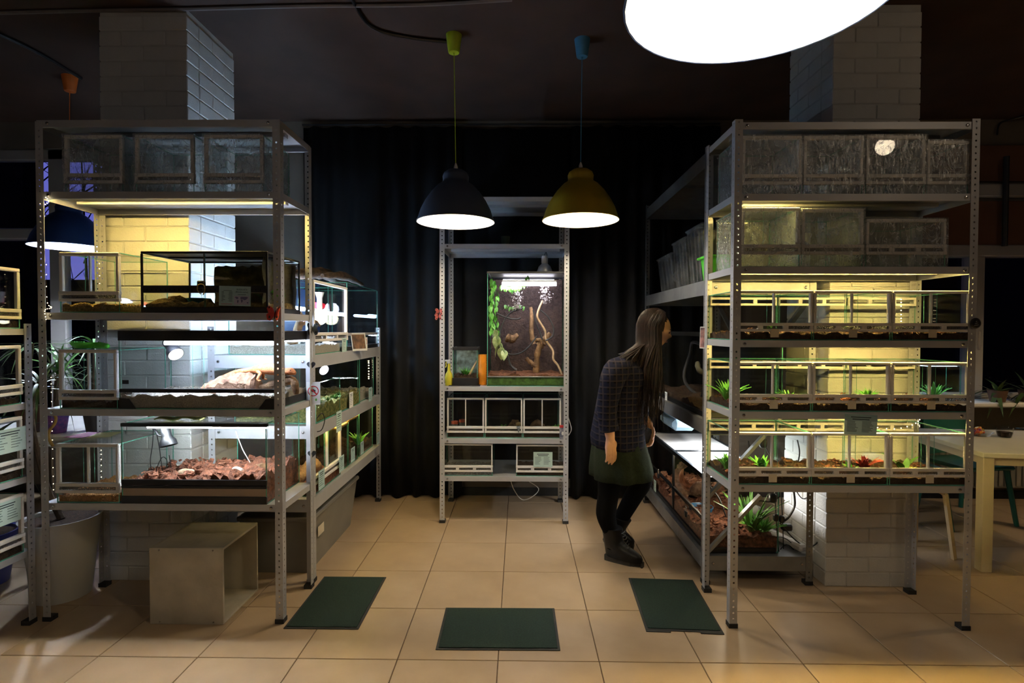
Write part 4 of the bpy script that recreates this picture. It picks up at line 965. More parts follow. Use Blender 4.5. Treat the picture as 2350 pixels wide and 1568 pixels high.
# ------------------------------------------------------------------ low rack behind the left one
tkU1b = plain_tank('tall glass tank with blue light tube at far end of low rack', 3.765, 4.57, U, .5, 1.325, .475, 'y+', top=None, base=.03, seed=3, back=mat('blue_black_sheet', (.01, .02, .06), .5))
MB().box(-.40, .40, -.252, -.247, .105, .125).build('front_rail', M_STEEL, tkU1b)
tube_light(tkU1b, (-.38, -.02, .27), (.28, -.02, .27), .013, (.42, .68, 1.), 70, housing=False)
t = bpy.data.objects['glass_terrarium']
for o in bpy.data.objects:
    if o.get('label', '').startswith('tall white framed terrarium with branch'): tkU1a = o
    if o.get('label', '').startswith('white framed warm lit'): tkU3a = o
tube_light(tkU1a, (-.30, .05, .29), (.30, .05, .29), .014, (.62, .62, 1.), 70, housing=False)
m = MB(); m.ell((.20, -.10, .225), (.045, .045, .045), 16, 10); m.build('heat_bulb', glow('heat_bulb', (1., .90, .62), 22), tkU1a, True, 80)
m = MB(); m.lathe([(.018, .265), (.018, .36), (.03, .40)], 10, (.20, -.10, 0)); m.build('lamp_stem', M_WHITEP, tkU1a, True, 40)
m = MB(); m.ell((.24, -.05, .315), (.026, .026, .02), 12, 8); m.build('red_lamp', glow('red_lamp', (1., .03, .06), 9), tkU1a, True, 80)
m = MB(); m.ell((.315, -.05, .292), (.02, .016, .016), 10, 8); m.build('tube_cap', glow('red_cap', (1., .03, .06), 5), tkU1a, True, 80)
light('tank_light', 'POINT', (.05, -.05, .3), 3.0, (.75, .75, 1.), tkU1a, .05)
lump('forked brown branch standing in the tall white framed terrarium', 'branch', [(-1.40, 3.30, 1.37), (-1.38, 3.36, 1.50), (-1.36, 3.33, 1.58)], M_WOOD, 'branch', [.03, .022, .012], 2, .15, 10)
lump('side branch in the tall white framed terrarium', 'branch', [(-1.38, 3.36, 1.50), (-1.32, 3.44, 1.53), (-1.30, 3.50, 1.50)], M_WOOD, 'branch', [.014, .012, .008], 3, .15, 8)
lump('dark cave rock in the tall white framed terrarium', 'cave_rock', [(-1.33, 3.30, 1.39), (-1.31, 3.42, 1.41), (-1.32, 3.54, 1.39)], mat('dark_rock', (.05, .05, .055), .9, 0, .3, 30., .6, 60.), 'rock', [.02, .045, .02], 4, .12, 10)
lump('twisted dark driftwood lying on top of the tall tanks', 'driftwood', [(-1.40, 3.2, 1.80), (-1.42, 3.5, 1.835), (-1.38, 3.8, 1.87), (-1.40, 4.1, 1.85), (-1.36, 4.5, 1.84)], mat('dark_driftwood', (.03, .018, .010), .9, 0, .5, 22., .6, 90., col2=(.09, .05, .025)), 'driftwood', [.015, .035, .04, .028, .012], 6, .25, 10)
lump('small dark driftwood piece lying on top of the tall tanks', 'driftwood', [(-1.30, 3.55, 1.83), (-1.27, 3.9, 1.86), (-1.25, 4.3, 1.83)], mat('dark_driftwood', (.03, .018, .010), .9, 0, .5, 22., .6, 90., col2=(.09, .05, .025)), 'driftwood', [.015, .035, .012], 7, .25, 10)
# middle shelf
tkU2a = plain_tank('low tank with pale moss and bright lamp, middle of low rack', 3.16, 4.06, U, .48, .915, .335, 'y+', sub=M_MOSS, subh=.085, seed=9, rough=.02, slope=-.02, lid=False)
pane(tkU2a, -.45, -.02, -.246, -.242, .0, .24, name='front_pane')
chips(tkU2a, .88, .46, .095, 130, 31, mat('pale_moss', (.40, .34, .16), .9, 0, .4, 60., 1., 120.), .035)
clamp_lamp('bright lamp shining in the mossy tank on low rack', (-1.33, 3.63, 1.205), (.75, -.55, -.35), M_BLACK, (.86, .95, 1.), 7, .05, .034)
for k, (yy, xx) in enumerate(((3.32, -1.25), (3.45, -1.235), (3.6, -1.24), (3.72, -1.25))):
    tuft(['nearest green moss clump in the pale mossy tank', 'second green moss clump in the pale mossy tank', 'third green moss clump in the pale mossy tank', 'farthest green moss clump in the pale mossy tank'][k], (xx, yy, 1.0), .05, 40, M_LEAF, 60 + k, .9, .006, 'moss', 'moss clumps')
tkU2b = plain_tank('tank with fairy lights at the far end of low rack middle shelf', 4.08, 4.52, U - .02, .45, .915, .335, 'y+', sub=M_SAND, subh=.06, seed=10, back=mat('olive_sheet', (.12, .10, .03), .8))
fairy_lights('warm fairy lights hanging in the far tank of low rack', [(-1.25, 4.46, 1.22), (-1.25, 4.46, 1.06)], 8, 20, r=.004)
strip(rackL2, -1.25, -1.235, 3.15, .83, YEL, 28, 'led_strip', 1.35)
# bottom shelf small ones
M_BRASS = mat('dull_brass_lid', (.20, .13, .05), .45, .4, .3, 12.)
for k, (a, b, hh, lab) in enumerate(((3.66, 3.86, .30, 'small tank with brass lid, nearest of the small ones on low rack'), (3.88, 4.10, .315, 'small tank with brass lid and soil, second on low rack bottom shelf'), (4.14, 4.52, .37, 'small dark tank with green sprig at far end of low rack'))):
    q = plain_tank(lab, a, b, U - .03, .32, .487, hh, 'y+', sub=M_SOIL, subh=.07, seed=70 + k, lid=False, back=M_ROCKBG)
    if k < 2: m = MB(); m.bbox(-(b - a) / 2 - .005, (b - a) / 2 + .005, -.165, .165, hh, hh + .02, .006); sub(q, m, 'lid', M_BRASS)
    else: m = MB(); m.bbox(-(b - a) / 2, (b - a) / 2, -.06, .16, hh, hh + .025, .006); sub(q, m, 'lid', M_BRASS)
tuft('pale green sprig in the small dark tank on low rack', (-1.26, 4.2, .57), .12, 16, M_LEAFB, 75, .7, .016)
lump('brown bark in the white framed terrarium on low rack bottom shelf', 'bark_piece', [(-1.34, 3.2, .56), (-1.33, 3.4, .60), (-1.34, 3.56, .56)], M_WOOD, 'bark', [.03, .05, .03], 8, .2, 10)
# cards along its shelf edges
def edge_card(label, pxx, pyy, h_, m=M_CARD, rz=PI / 2, X=-1.1926, lean=0., w_=.075, seed=0, lines=5):
    p = SX(pxx, pyy, X); return card(label, p, w_, h_, rz, 0, m, lines, True, 1, lean=lean, seed=seed)
for k, (a, b, hh, wd, lab, mm) in enumerate((
    (738, 1100, .115, .10, 'blue info card hung at near end of low rack lowest shelf', M_CARD), (784, 1064, .105, .095, 'blue info card on low rack lowest shelf, second from near end', M_CARD),
    (810, 1043, .10, .09, 'blue info card on low rack lowest shelf, third from near end', M_CARD), (831, 1028, .095, .08, 'blue info card on low rack lowest shelf, fourth from near end', M_CARD),
    (868, 1006, .10, .10, 'blue info card on far post of low rack lowest shelf', M_CARD), (778, 967, .135, .10, 'blue info card hanging from low rack middle shelf edge', M_CARDG),
    (806, 918, .11, .085, 'white info card with green mark on low rack middle shelf', M_PAPER), (850, 905, .11, .09, 'blue info card at far end of low rack middle shelf', M_CARD),
    (790, 792, .095, .09, 'mint info card under the tall white framed terrarium', M_CARDG))):
    edge_card(lab, a, b, hh, mm, w_=wd, seed=k)
c = card('folded animal leaflet with dark photo standing on low rack', SX(824, 785, -1.17), .17, .13, PI / 2 - .35, 0, M_PAPER, 0, False, 1, 'leaflet', -.15)
MB().box(-.078, .07, -.0014, -.0006, -.05, .055).build('printed_photo', mat('leaflet_photo', (.02, .025, .02), .5, 0, .5, 20., col2=(.30, .16, .08)), c)
no_photo_sign('small white no photography sign standing on low rack top shelf', SX(838, 788, -1.165), .07, .09, PI / 2 - .2)
# plastic bin below
M_BIN = mat('grey_plastic_bin', (.20, .19, .17), .45, 0, .08, 5.)
t = T('plastic_bin', 'grey plastic bin on the floor under low rack', 'bin', (-1.45, 3.62, .0)); m = MB()
def ringr(hx, hy, z): return [(-hx, -hy, z), (hx, -hy, z), (hx, hy, z), (-hx, hy, z)]
m.rings([ringr(.18, .40, .0), ringr(.215, .45, .33)], True); m.build('body', M_BIN, t)
m = MB(); m.bbox(-.23, .23, -.465, .465, .33, .36, .008); sub(t, m, 'lid', M_BIN); m = MB(); m.box(.2165, .218, -.35, -.25, .20, .26); m.build('paper_label', mat('masking_tape', (.62, .55, .42), .8), t)
cord('black cord looping off the middle shelf of low rack', [(-1.19, 3.14, .95), (-1.165, 3.16, .98), (-1.155, 3.18, .94), (-1.17, 3.17, .88), (-1.20, 3.16, .87)], .003)
# ------------------------------------------------------------------ centre rack
yv = CY0 + .04
x0, x1 = W(1118, 750, yv).x, CX1 - .008; zb = ZC[2]; h = .872
tkV = T('glass_terrarium', 'tall planted glass vivarium with branches on the centre rack', 'terrarium', ((x0 + x1) / 2, yv + .22, zb + .001)); t = tkV
hw, hd = (x1 - x0) / 2, .22; g = .005
for a in ((-hw, hw, hd - g, hd, 0, h), (-hw, -hw + g, -hd, hd, 0, h), (hw - g, hw, -hd, hd, 0, h), (-hw, hw, -hd, -hd + g, .0, .07), (-hw + g, -.001, -hd, -hd + g, .075, h - .01), (.001, hw - g, -hd, -hd + g, .075, h - .01), (-hw, hw, -hd, hd, 0, g)): pane(t, *a)
m = MB()
for a in ((-hw - .003, hw + .003, -hd - .003, -hd + .01), (-hw - .003, hw + .003, hd - .01, hd + .003), (-hw - .003, -hw + .01, -hd + .01, hd - .01), (hw - .01, hw + .003, -hd + .01, hd - .01)): m.bbox(*a, h - .012, h + .004, .002)
sub(t, m, 'lid_frame', M_BLACK); MB().box(-hw + .01, hw - .01, -hd + .01, hd - .01, h, h + .001).build('lid_mesh', M_LIDMESH, t)
m = MB(); m.bbox(-hw, hw, -hd - .003, -hd + .006, .069, .076, .002); sub(t, m, 'door_sill', M_STEELD)
MB().box(-hw + .008, hw - .008, hd - .02, hd - g, .01, h - .02).build('background_sheet', mat('brown_cork_sheet', (.055, .032, .028), .9, 0, .4, 30., 1., 60.), t)
ground(t, 2 * hw - .014, 2 * hd - .04, .006, .078, mat('red_brown_soil', (.17, .065, .03), .95, 0, .4, 60., 1., 160.), 5, .006)
MB().box(-hw + .006, hw - .006, -hd + .006, -hd + .02, .008, .066).build('drainage_felt', mat('green_felt', (.05, .11, .02), .9, 0, .5, 30., .6, 60.), t)
tube_light(t, (-hw + .11, -hd + .10, h - .085), (hw - .08, -hd + .10, h - .085), .014, (.86, .84, 1.), 22)
tube_light(t, (-hw + .11, hd - .06, h - .03), (hw - .08, hd - .06, h - .03), .008, (.86, .84, 1.), 18, housing=False)
light('tank_light', 'AREA', (0, -hd + .10, h - .11), 1.8, (.86, .84, 1.), t, (.40, .04))
def V(x, y, dy=.2): return W(x, y, yv + dy)
lump('thick gnarled brown trunk standing in the planted vivarium', 'driftwood', [V(1230, 856), V(1233, 815), V(1240, 785), V(1228, 780)], M_WOOD, 'driftwood', [.028, .022, .026, .012], 21, .25, 10)
lump('slim brown stem rising behind the pale branch in the vivarium', 'driftwood', [V(1226, 790, .26), V(1220, 765, .27), V(1220, 720, .27), V(1218, 705, .27)], M_WOOD, 'driftwood', [.02, .02, .016, .01], 22, .15, 8)
lump('knobbly wood lump at the left inside the vivarium', 'driftwood', [V(1163, 775, .3), V(1175, 778, .29), V(1188, 768, .3)], M_WOOD, 'driftwood', [.028, .04, .016], 23, .25, 10)
lump('knobbly wood lump at the right inside the vivarium', 'driftwood', [V(1238, 795, .25), V(1250, 780, .25), V(1262, 765, .26)], M_WOOD, 'driftwood', [.03, .034, .014], 24, .25, 10)
lump('low root beside the trunk inside the vivarium', 'driftwood', [V(1207, 822, .2), V(1218, 832, .2), V(1230, 842, .19)], M_WOOD, 'driftwood', [.014, .018, .02], 25, .2, 8)
tag(MB().tube(bez([V(1290, 862, .12), V(1281, 840, .13), V(1270, 825, .13), V(1269, 805, .14), V(1254, 782, .15), V(1251, 760, .15), V(1238, 738, .16), V(1233, 725, .16), V(1238, 706, .17), V(1246, 690, .17)], 6), .0085, 8).build('pale_branch', mat('pale_branch', (.55, .38, .22), .7, 0, .2, 30.), None, True, 60), 'pale winding branch at the right side of the vivarium', 'branch')
M_VINE = mat('dark_vine', (.035, .035, .04), .7, 0, .3, 30.)
for lab, pts in (('dark artificial vine looping round the left of the vivarium', [(1200, 707), (1172, 718), (1155, 740), (1147, 770), (1150, 795), (1165, 812), (1190, 812), (1212, 798), (1232, 772)]), ('dark artificial vine hanging at right of the vivarium', [(1240, 712), (1258, 728), (1270, 752), (1268, 772), (1252, 782)]), ('dark bare twig at left of the vivarium', [(1140, 720), (1165, 730), (1185, 733), (1195, 730)]), ('dark vine crossing the middle of vivarium', [(1224, 712), (1230, 740), (1240, 765), (1245, 780)])):
    tag(MB().tube(bez([V(a, b, .14) for a, b in pts], 6), .006, 7).build('vine', M_VINE, None, True, 60), lab, 'vine')
def leaf_mesh(l, w_, droop, m, k=6, name='leaf', fold=.25):
    def mk():
        g = MB(); vs = []
        for i in range(k + 1):
            u = i / k; ww = w_ * math.sin(PI * (.06 + .94 * u) ** .8) * (1 if i < k else 0) + .0006; z = -droop * u * u * l; xx = l * u * (1 - .25 * droop * u)
            vs += [(xx, -ww, z + fold * ww), (xx, 0, z), (xx, ww, z + fold * ww)]
        for i in range(k):
            for j in range(2): pass
        fs = [(i * 3 + j, i * 3 + j + 3, i * 3 + j + 4, i * 3 + j + 1) for i in range(k) for j in range(2)]
        g.add(vs, fs); return g.mesh(name, m, True)
    return cached(('leaf', l, w_, droop, m.name, k), mk)
# hanging vine with leaves
def hanging(label, pts, dy, lm, n, seed, s=(.8, 1.2), stem=M_LEAFD):
    rr = random.Random(seed); P = bez([V(a, b, dy) for a, b in pts], 6); t = T('hanging_plant', label, 'plant', P[0]); o0 = Vector(P[0])
    MB().tube([p - o0 for p in P], .002, 5).build('stem', stem, t, True)
    for k in range(n):
        q = P[int((k + .5) / n * (len(P) - 1))] - o0
        o = put('leaf', lm, t, q, (rr.uniform(-.5, .5), rr.uniform(.7, 1.3), rr.choice((-1, 1)) * rr.uniform(.2, 1.2) - PI / 2 + rr.uniform(-1.2, 1.2)), rr.uniform(*s))
L1 = leaf_mesh(.055, .012, .3, M_LEAFB); L2 = leaf_mesh(.10, .03, .4, mat('variegated_leaf', (.12, .34, .05), .4, 0, .6, 26., col2=(.55, .62, .30)))
hanging('light green vine trailing down left side of the vivarium', [(1128, 640), (1130, 665), (1127, 700), (1130, 735), (1128, 760)], .10, L1, 46, 3)
hanging('second light green vine hanging beside the first in vivarium', [(1136, 645), (1140, 680), (1138, 715), (1143, 745), (1148, 770)], .15, L1, 30, 4)
hanging('leafy garland hanging from the light tube in the vivarium', [(1150, 655), (1168, 658), (1185, 655), (1200, 648), (1212, 632)], .11, L1, 26, 5)
hanging('large variegated leaves at lower left of the vivarium', [(1137, 755), (1142, 775), (1150, 795), (1158, 805)], .12, L2, 9, 6)
hanging('dark leafy sprig behind the white flowers in the vivarium', [(1160, 700), (1175, 705), (1190, 700), (1205, 705)], .2, leaf_mesh(.04, .01, .3, M_LEAF), 14, 7)
M_FLW = mat('pale_dry_flower', (.34, .30, .30), .8, 0, .2, 30., .5, 80.)
for lab, c, s in (('white dried flower cluster at centre of the vivarium', (1187, 690), 1.), ('white dried flower cluster at upper right of the vivarium', (1252, 672), 1.1)):
    g = MB(); rr = random.Random(int(c[0]))
    for k in range(110):
        q = V(c[0] + rr.gauss(0, 6) * s, c[1] + rr.uniform(-26, 22) * s, .12 + rr.uniform(-.02, .02)); a = rr.uniform(.005, .013); g.obox(q, (a, a * .25, a * rr.uniform(.6, 1.4)), (rr.uniform(0, 3), rr.uniform(0, 3), rr.uniform(0, 3)))
    tag(g.build('dried_flower', M_FLW, None, True, 50), lab, 'flower')
lump('grey stilt root at lower left of the vivarium', 'root', [V(1185, 850, .12), V(1172, 838, .12), V(1165, 815, .12)], M_VINE, 'root', [.012, .007, .006], 8, .1, 7)
# dome lamp on the vivarium lid
p = W(1250, 620, yv + .2); t = T('dome_lamp', 'silver dome reflector lamp standing on the vivarium lid', 'lamp', (p.x, yv + .2, zb + .882))
MB().lathe([(.062, 0), (.060, .02), (.048, .055), (.026, .075), (.024, .078)], 24).build('reflector', mat('brushed_aluminium', (.55, .56, .6), .3, .9, .1, 30.), t, True, 50)
MB().lathe([(.024, .076), (.026, .085), (.026, .125), (.022, .14), (0, .142)], 16).build('socket', mat('pale_ceramic', (.5, .47, .45), .5), t, True, 40)
MB().tube(bez([(0, 0, .14), (.004, 0, .16), (.012, 0, .165), (.02, .02, .14), (.03, .06, .05)]), .003, 6).build('cord', M_BLACK, t, True)
# small tank, sprayer, orange jar
ys = CY0 + .05
plain = plain_tank('small black lidded terrarium with grass on the centre rack', W(1039, 850, ys).x, W(1096, 850, ys).x, ys, .20, ZC[2] + .006, .285, 'x', top=.018, base=.055, sub=M_SOIL, subh=.06, seed=3, back=mat('jungle_print', (.06, .10, .05), .6, 0, .8, 22., col2=(.22, .30, .32)), lid=False)
tuft('green grass in the small black lidded terrarium', (plain.location.x, ys + .07, ZC[2] + .065), .09, 40, M_LEAFB, 9, .8, .006)
tag(MB().tube([W(1076, 862, ys + .08), W(1095, 828, ys + .10)], [.009, .007], 8).build('bamboo_stick', mat('bamboo', (.5, .36, .2), .6), None, True), 'bamboo stick leaning in the small black lidded terrarium', 'stick')
tag(MB().bbox(W(1030, 880, ys).x, W(1102, 880, ys).x, ys - .02, ys + .2, ZC[2], ZC[2] + .006, .002).build('black_tray', M_BLACK), 'flat black tray under the small terrarium on centre rack', 'tray')
t = T('spray_bottle', 'yellow spray bottle on the centre rack beside small terrarium', 'bottle', (W(1029, 880, ys).x, ys + .03, ZC[2]))
M_YB = mat('yellow_plastic', (.62, .55, .04), .4, 0, .1, 8.)
MB().lathe([(0, 0), (.032, .002), (.034, .02), (.036, .06), (.030, .09), (.014, .115), (.012, .165), (.013, .17)], 18, ex=.85, ey=.85).build('bottle', M_YB, t, True, 40)
m = MB(); m.bbox(-.014, .012, -.012, .012, .168, .20, .004); m.bbox(-.030, -.012, -.007, .007, .186, .20, .003); sub(t, m, 'spray_head', mat('pale_grey_plastic', (.5, .52, .55), .5))
MB().tube(bez([(-.012, 0, .188), (-.022, 0, .175), (-.020, 0, .155), (-.026, 0, .14)]), .004, 6).build('trigger', M_YB, t, True)
t = T('orange_jar', 'translucent orange ribbed jar beside the tall vivarium', 'jar', (W(1107, 880, ys + .1).x, ys + .1, ZC[2])); M_OR = mat('amber_plastic', (.75, .26, .02), .35, 0, .2, 18., emit=None)
prof = [(0, 0), (.033, 0)]
for k in range(12): prof += [(.034, .01 + k * .019), (.032, .018 + k * .019)]
MB().lathe(prof + [(.034, .238), (0, .238)], 20).build('jar_body', M_OR, t, True, 30)
# paper cup on the upper shelf
t = T('paper_cup', 'small dark green cup standing on the upper shelf of centre rack', 'cup', (W(1160, 558, CY0 + .2).x, CY0 + .2, ZC[1]))
MB().lathe([(0, 0), (.028, 0), (.036, .085), (.0375, .086), (.036, .088), (.034, .084), (.027, .004), (0, .004)], 20).build('cup', mat('dark_green_paper', (.05, .07, .045), .7), t, True, 40)
# small stuff in the white framed ones
for k, a in enumerate((1040, 1056)):
    t = T('red_lid_jar', ['clear jar with red lid, front one in centre rack terrarium', 'clear jar with red lid, rear one in centre rack terrarium'][k], 'jar', (pc(a), yc + .10 + .08 * k, ZC[3] + .036))
    MB().lathe([(0, 0), (.026, 0), (.027, .05), (.024, .055)], 16).build('jar_body', glass_mat('jar_plastic', (.85, .85, .85), 1., haze=.2), t, True, 40); MB().lathe([(.029, .055), (.029, .075), (0, .076)], 16).build('lid', mat('red_lid', (.5, .10, .05), .5), t, True, 40)
tuft('small green plant in the middle terrarium of centre rack', (pc(1152), yc + .12, ZC[3] + .034), .06, 14, M_LEAFB, 12, .8, .008)
tuft('small green plant in the right terrarium of centre rack', (pc(1276), yc + .10, ZC[3] + .034), .07, 16, M_LEAFB, 13, .8, .008)
tuft('tiny green sprout in the left terrarium of centre rack', (pc(1086), yc + .10, ZC[3] + .034), .03, 8, M_LEAFB, 14, .8, .006)
lump('curved bark hide in the middle terrarium of centre rack', 'bark_hide', [(pc(1170), yc + .2, ZC[3] + .05), (pc(1182), yc + .19, ZC[3] + .085), (pc(1194), yc + .2, ZC[3] + .05)], M_WOOD, 'bark', [.02, .03, .02], 15, .2, 9)
lump('bark hide in the right terrarium of centre rack', 'bark_hide', [(pc(1222), yc + .22, ZC[3] + .05), (pc(1236), yc + .21, ZC[3] + .08), (pc(1250), yc + .22, ZC[3] + .05)], M_WOOD, 'bark', [.02, .03, .02], 16, .2, 9)
t = T('padlock', 'brass padlock with keys on the middle terrarium of centre rack', 'padlock', (pc(1190), yc - .016, ZC[3] + .035))
m = MB(); m.bbox(-.018, .018, -.006, .006, .062, .088, .003); sub(t, m, 'lock_body', mat('dark_brass', (.14, .11, .05), .4, .7))
MB().tube(bez([(-.012, 0, .066), (-.010, -.004, .045), (.004, -.004, .03), (.010, -.004, .05), (.010, 0, .066)]), .003, 6).build('shackle', M_STEELD, t, True)
m = MB(); m.bbox(-.004, .006, -.009, -.005, .012, .05, .001); sub(t, m, 'key', M_STEELD)
t = T('bulb_box', 'small blue and red lamp box on centre rack shelf edge', 'box', (W(1291, 1000, CY0 + .025).x, CY0 + .03, ZC[3]))
m = MB(); m.bbox(-.022, .022, -.02, .02, 0, .088, .001); sub(t, m, 'carton', mat('dark_blue_carton', (.06, .08, .22), .5, 0, .6, 30., col2=(.4, .42, .5)))
m = MB(); m.box(-.0222, .0222, -.0205, .0205, .088, .102); m.build('red_top', mat('red_carton', (.5, .03, .03), .5), t); m = MB(); m.ell((0, -.0205, .045), (.010, .001, .014), 10, 8); m.build('bulb_picture', M_PAPER, t)
c = card('white notice stuck on the right bottom terrarium of centre rack', W(1246, 1055, CY0 + .015), .145, .115, 0, 0, M_CARDG, 6, True, 2, seed=9)
tag(MB().box(-.06, .06, -.02, .02, 0, .0015).build('paper_slip', M_CARD, None, loc=(pc(1160), CY0 + .03, ZC[3])), 'pale blue paper slip lying on centre rack shelf edge', 'paper')
butterfly('pink butterfly clip on front left post of centre rack, upper', W(1008, 714, CY0 - .012), .034, mat('pink_butterfly', (.70, .18, .16), .5, 0, .3, 60.), 0, .6)
butterfly('pink butterfly clip on front left post of centre rack, lower', W(1006, 726, CY0 - .014), .032, mat('pink_butterfly', (.70, .18, .16), .5), 0, .6)
cord('white cable loop dangling below the centre rack', [W(1172, 1104, CY0 + .3), W(1180, 1125, CY0 + .3), W(1198, 1147, CY0 + .28), W(1222, 1140, CY0 + .28), W(1236, 1122, CY0 + .3), W(1212, 1104, CY0 + .3)], .0035, M_WHITEP, 6, group=None)
cord('white cable hanging at the right of centre rack', [(CX1 - .002, CY0 + .02, W(1306, 958, CY0).z), W(1311, 985, CY0 + .02), (CX1 - .002, CY0 + .02, W(1306, 1002, CY0).z)], .003, M_WHITEP, 6, group=None)
# mats on the floor
M_MAT = mat('dark_green_carpet', (.007, .024, .017), .95, 0, .35, 120., .6, 400.)
def floor_mat(label, cx, cy, w_, d, rz=0., bump=False):
    t = T('floor_mat', label, 'mat', (cx, cy, 0), rz, 'green floor mats')
    MB().bbox(-w_ / 2, w_ / 2, -d / 2, d / 2, 0, .004, .003).build('rubber_edge', M_RUBBER, t)
    MB().bbox(-w_ / 2 + .012, w_ / 2 - .012, -d / 2 + .012, d / 2 - .012, .004, .008, .003).build('pile', M_MAT, t)
    if bump: m = MB(); m.bbox(-w_ / 2, -w_ * .18, -d / 2 - .014, -d / 2, 0, .004, .002); m.build('edge_flap', M_RUBBER, t); m = MB(); m.bbox(w_ * .2, w_ / 2, -d / 2 - .014, -d / 2, 0, .004, .002); m.build('edge_flap', M_RUBBER, t)
floor_mat('dark green floor mat by the left rack front post', -.972, 2.887, .372, .558)
floor_mat('dark green floor mat lying crosswise in the middle', -.096, 2.635, .575, .375, .008)
floor_mat('dark green floor mat by the right rack front post', .826, 2.895, .375, .555, -.05, True)
# ------------------------------------------------------------------ right rack details
def RP(x, y, dy=.0): return W(x, y, RY0 + dy)
zz = [z + .036 for z in ZR[3:6]]
for k, (a, r, h_, mm, lab, n, wd) in enumerate((
    (1770, 0, .06, M_LEAFB, 'green plastic grass in left terrarium, third shelf of right rack', 14, .007), (1955, 0, .03, M_LEAFY, 'yellow flower tuft in middle terrarium, third shelf of right rack', 8, .008), (1742, 0, .025, M_LEAFY, 'tiny yellow sprig in left terrarium, third shelf of right rack', 6, .006), (2055, 0, .05, M_LEAF, 'thin green sprig in right terrarium, third shelf of right rack', 6, .004),
    (1660, 1, .12, M_LEAFB, 'bushy green fern at left end of fourth shelf, right rack', 34, .010), (1812, 1, .07, M_LEAFB, 'spiky green tuft in left terrarium, fourth shelf of right rack', 18, .006), (1995, 1, .07, M_LEAFB, 'round green bush in middle terrarium, fourth shelf of right rack', 40, .009), (1778, 1, .03, M_LEAFB, 'low green leaf in left terrarium, fourth shelf of right rack', 8, .012),
    (1665, 2, .09, M_LEAFB, 'bright green bush at left end of bottom shelf, right rack', 34, .011), (1755, 2, .08, M_LEAFB, 'broad green plant in left terrarium, bottom shelf of right rack', 20, .016), (1990, 2, .09, M_LEAFR, 'red plastic plant in middle terrarium, bottom shelf of right rack', 34, .012), (1958, 2, .05, M_LEAFB, 'small green sprig beside the red plant, right rack bottom shelf', 10, .009), (2082, 2, .10, M_LEAF, 'broad green leaf in right terrarium, bottom shelf of right rack', 5, .02), (2100, 2, .03, M_LEAFY, 'yellow leaf in right terrarium, bottom shelf of right rack', 6, .02))):
    p = RP(a, 800, .16); tuft(lab, (max(1.09, p.x), RY0 + .17, zz[r]), h_, n, mm, 200 + k, .8, wd, 'plant', 'plastic plants')
for k, (a, r, lab) in enumerate(((1722, 0, 'curled bark piece in left terrarium, third shelf of right rack'), (1995, 0, 'bark piece in middle terrarium, third shelf of right rack'), (2170, 0, 'bark piece in right terrarium, third shelf of right rack'), (1690, 1, 'orange bark hide in left terrarium, fourth shelf of right rack'), (1880, 1, 'flat bark in middle terrarium, fourth shelf of right rack'), (1945, 1, 'terracotta bit in middle terrarium, fourth shelf of right rack'), (2130, 1, 'yellowish bark strip in right terrarium, fourth shelf of right rack'), (1665, 2, 'brown coconut hide in left terrarium, bottom shelf of right rack'), (2090, 2, 'dark bark in right terrarium, bottom shelf of right rack'))):
    p = RP(a, 800, .1); x = max(1.10, p.x)
    lump(lab, 'bark_piece', [(x - .04, RY0 + .11, zz[r]), (x, RY0 + .10, zz[r] + .012), (x + .045, RY0 + .12, zz[r] + .002)], M_CHIPS if k != 5 else mat('terracotta', (.5, .16, .06), .8), 'bark', [.010, .016, .009], 300 + k, .25, 8)
c = card('blue printed card hanging over the bottom row of right rack', RP(1975, 975, -.006), .158, .10, 0, math.radians(2.5), M_CARD, 9, True, 2, seed=3)
MB().box(-.079, .079, -.0008, -.0005, .018, .049).build('header_band', mat('card_header', (.24, .36, .40), .7), c)
fairy_lights('warm fairy lights glowing in right end terrarium, third shelf of right rack', [RP(2223, 668, .04), RP(2222, 720, .04), RP(2224, 772, .04)], 8, 14, r=.0026)
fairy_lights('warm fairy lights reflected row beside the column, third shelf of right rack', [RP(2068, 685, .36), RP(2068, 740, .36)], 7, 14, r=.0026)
fairy_lights('warm fairy lights along the front left post of right rack, upper', [RP(1696, 470, .03), RP(1696, 520, .03), RP(1695, 595, .03)], 12, 14, r=.0026)
fairy_lights('warm fairy lights along the front left post of right rack, lower', [RP(1689, 830, .03), RP(1688, 900, .03), RP(1687, 950, .03)], 10, 14, r=.0026)
fairy_lights('warm fairy lights draped behind the hanging card on right rack', [RP(1990, 978, .3), RP(2050, 985, .33), RP(2095, 975, .33), RP(2112, 962, .33)], 10, 14, r=.0026)
# round badge and photo strip on posts
t = T('round_badge', 'round black badge fixed on front right post of right rack', 'badge', RP(2238, 742, -.004)); q = Matrix.Rotation(PI / 2, 3, 'X')
MB().lathe([(0, .008), (.020, .008), (.026, .004), (.026, 0)], 24, m=q).build('disc', M_BLACK, t, True, 30)
g = MB()
for k in range(3): g.bar((-.012 + .004 * k, -.0086, -.012 + .009 * k), (.010 - .004 * k, -.0086, -.008 + .009 * k), .0005, .003)
g.build('badge_mark', mat('grey_print', (.25, .25, .25), .5), t)
tag(MB().bbox(-.006, .006, -.004, .004, -.045, .045, .004).build('white_clip', M_WHITEP, None, loc=RP(2247, 782, .01)), 'white plastic clip on the front right post of right rack', 'clip')
t = T('photo_strip', 'curled photo strip hanging on the back left post of right rack', 'photo', W(1612, 775, 3.10)); t.rotation_euler = (0, .02, -.9)
MB().box(-.016, .016, -.0006, .0006, -.062, .062).build('sheet', M_PAPER, t); MB().box(-.013, .013, -.0012, -.0006, -.057, .057).build('printed_photo', mat('photo_print', (.02, .02, .06), .4, 0, .8, 28., col2=(.6, .25, .2)), t)
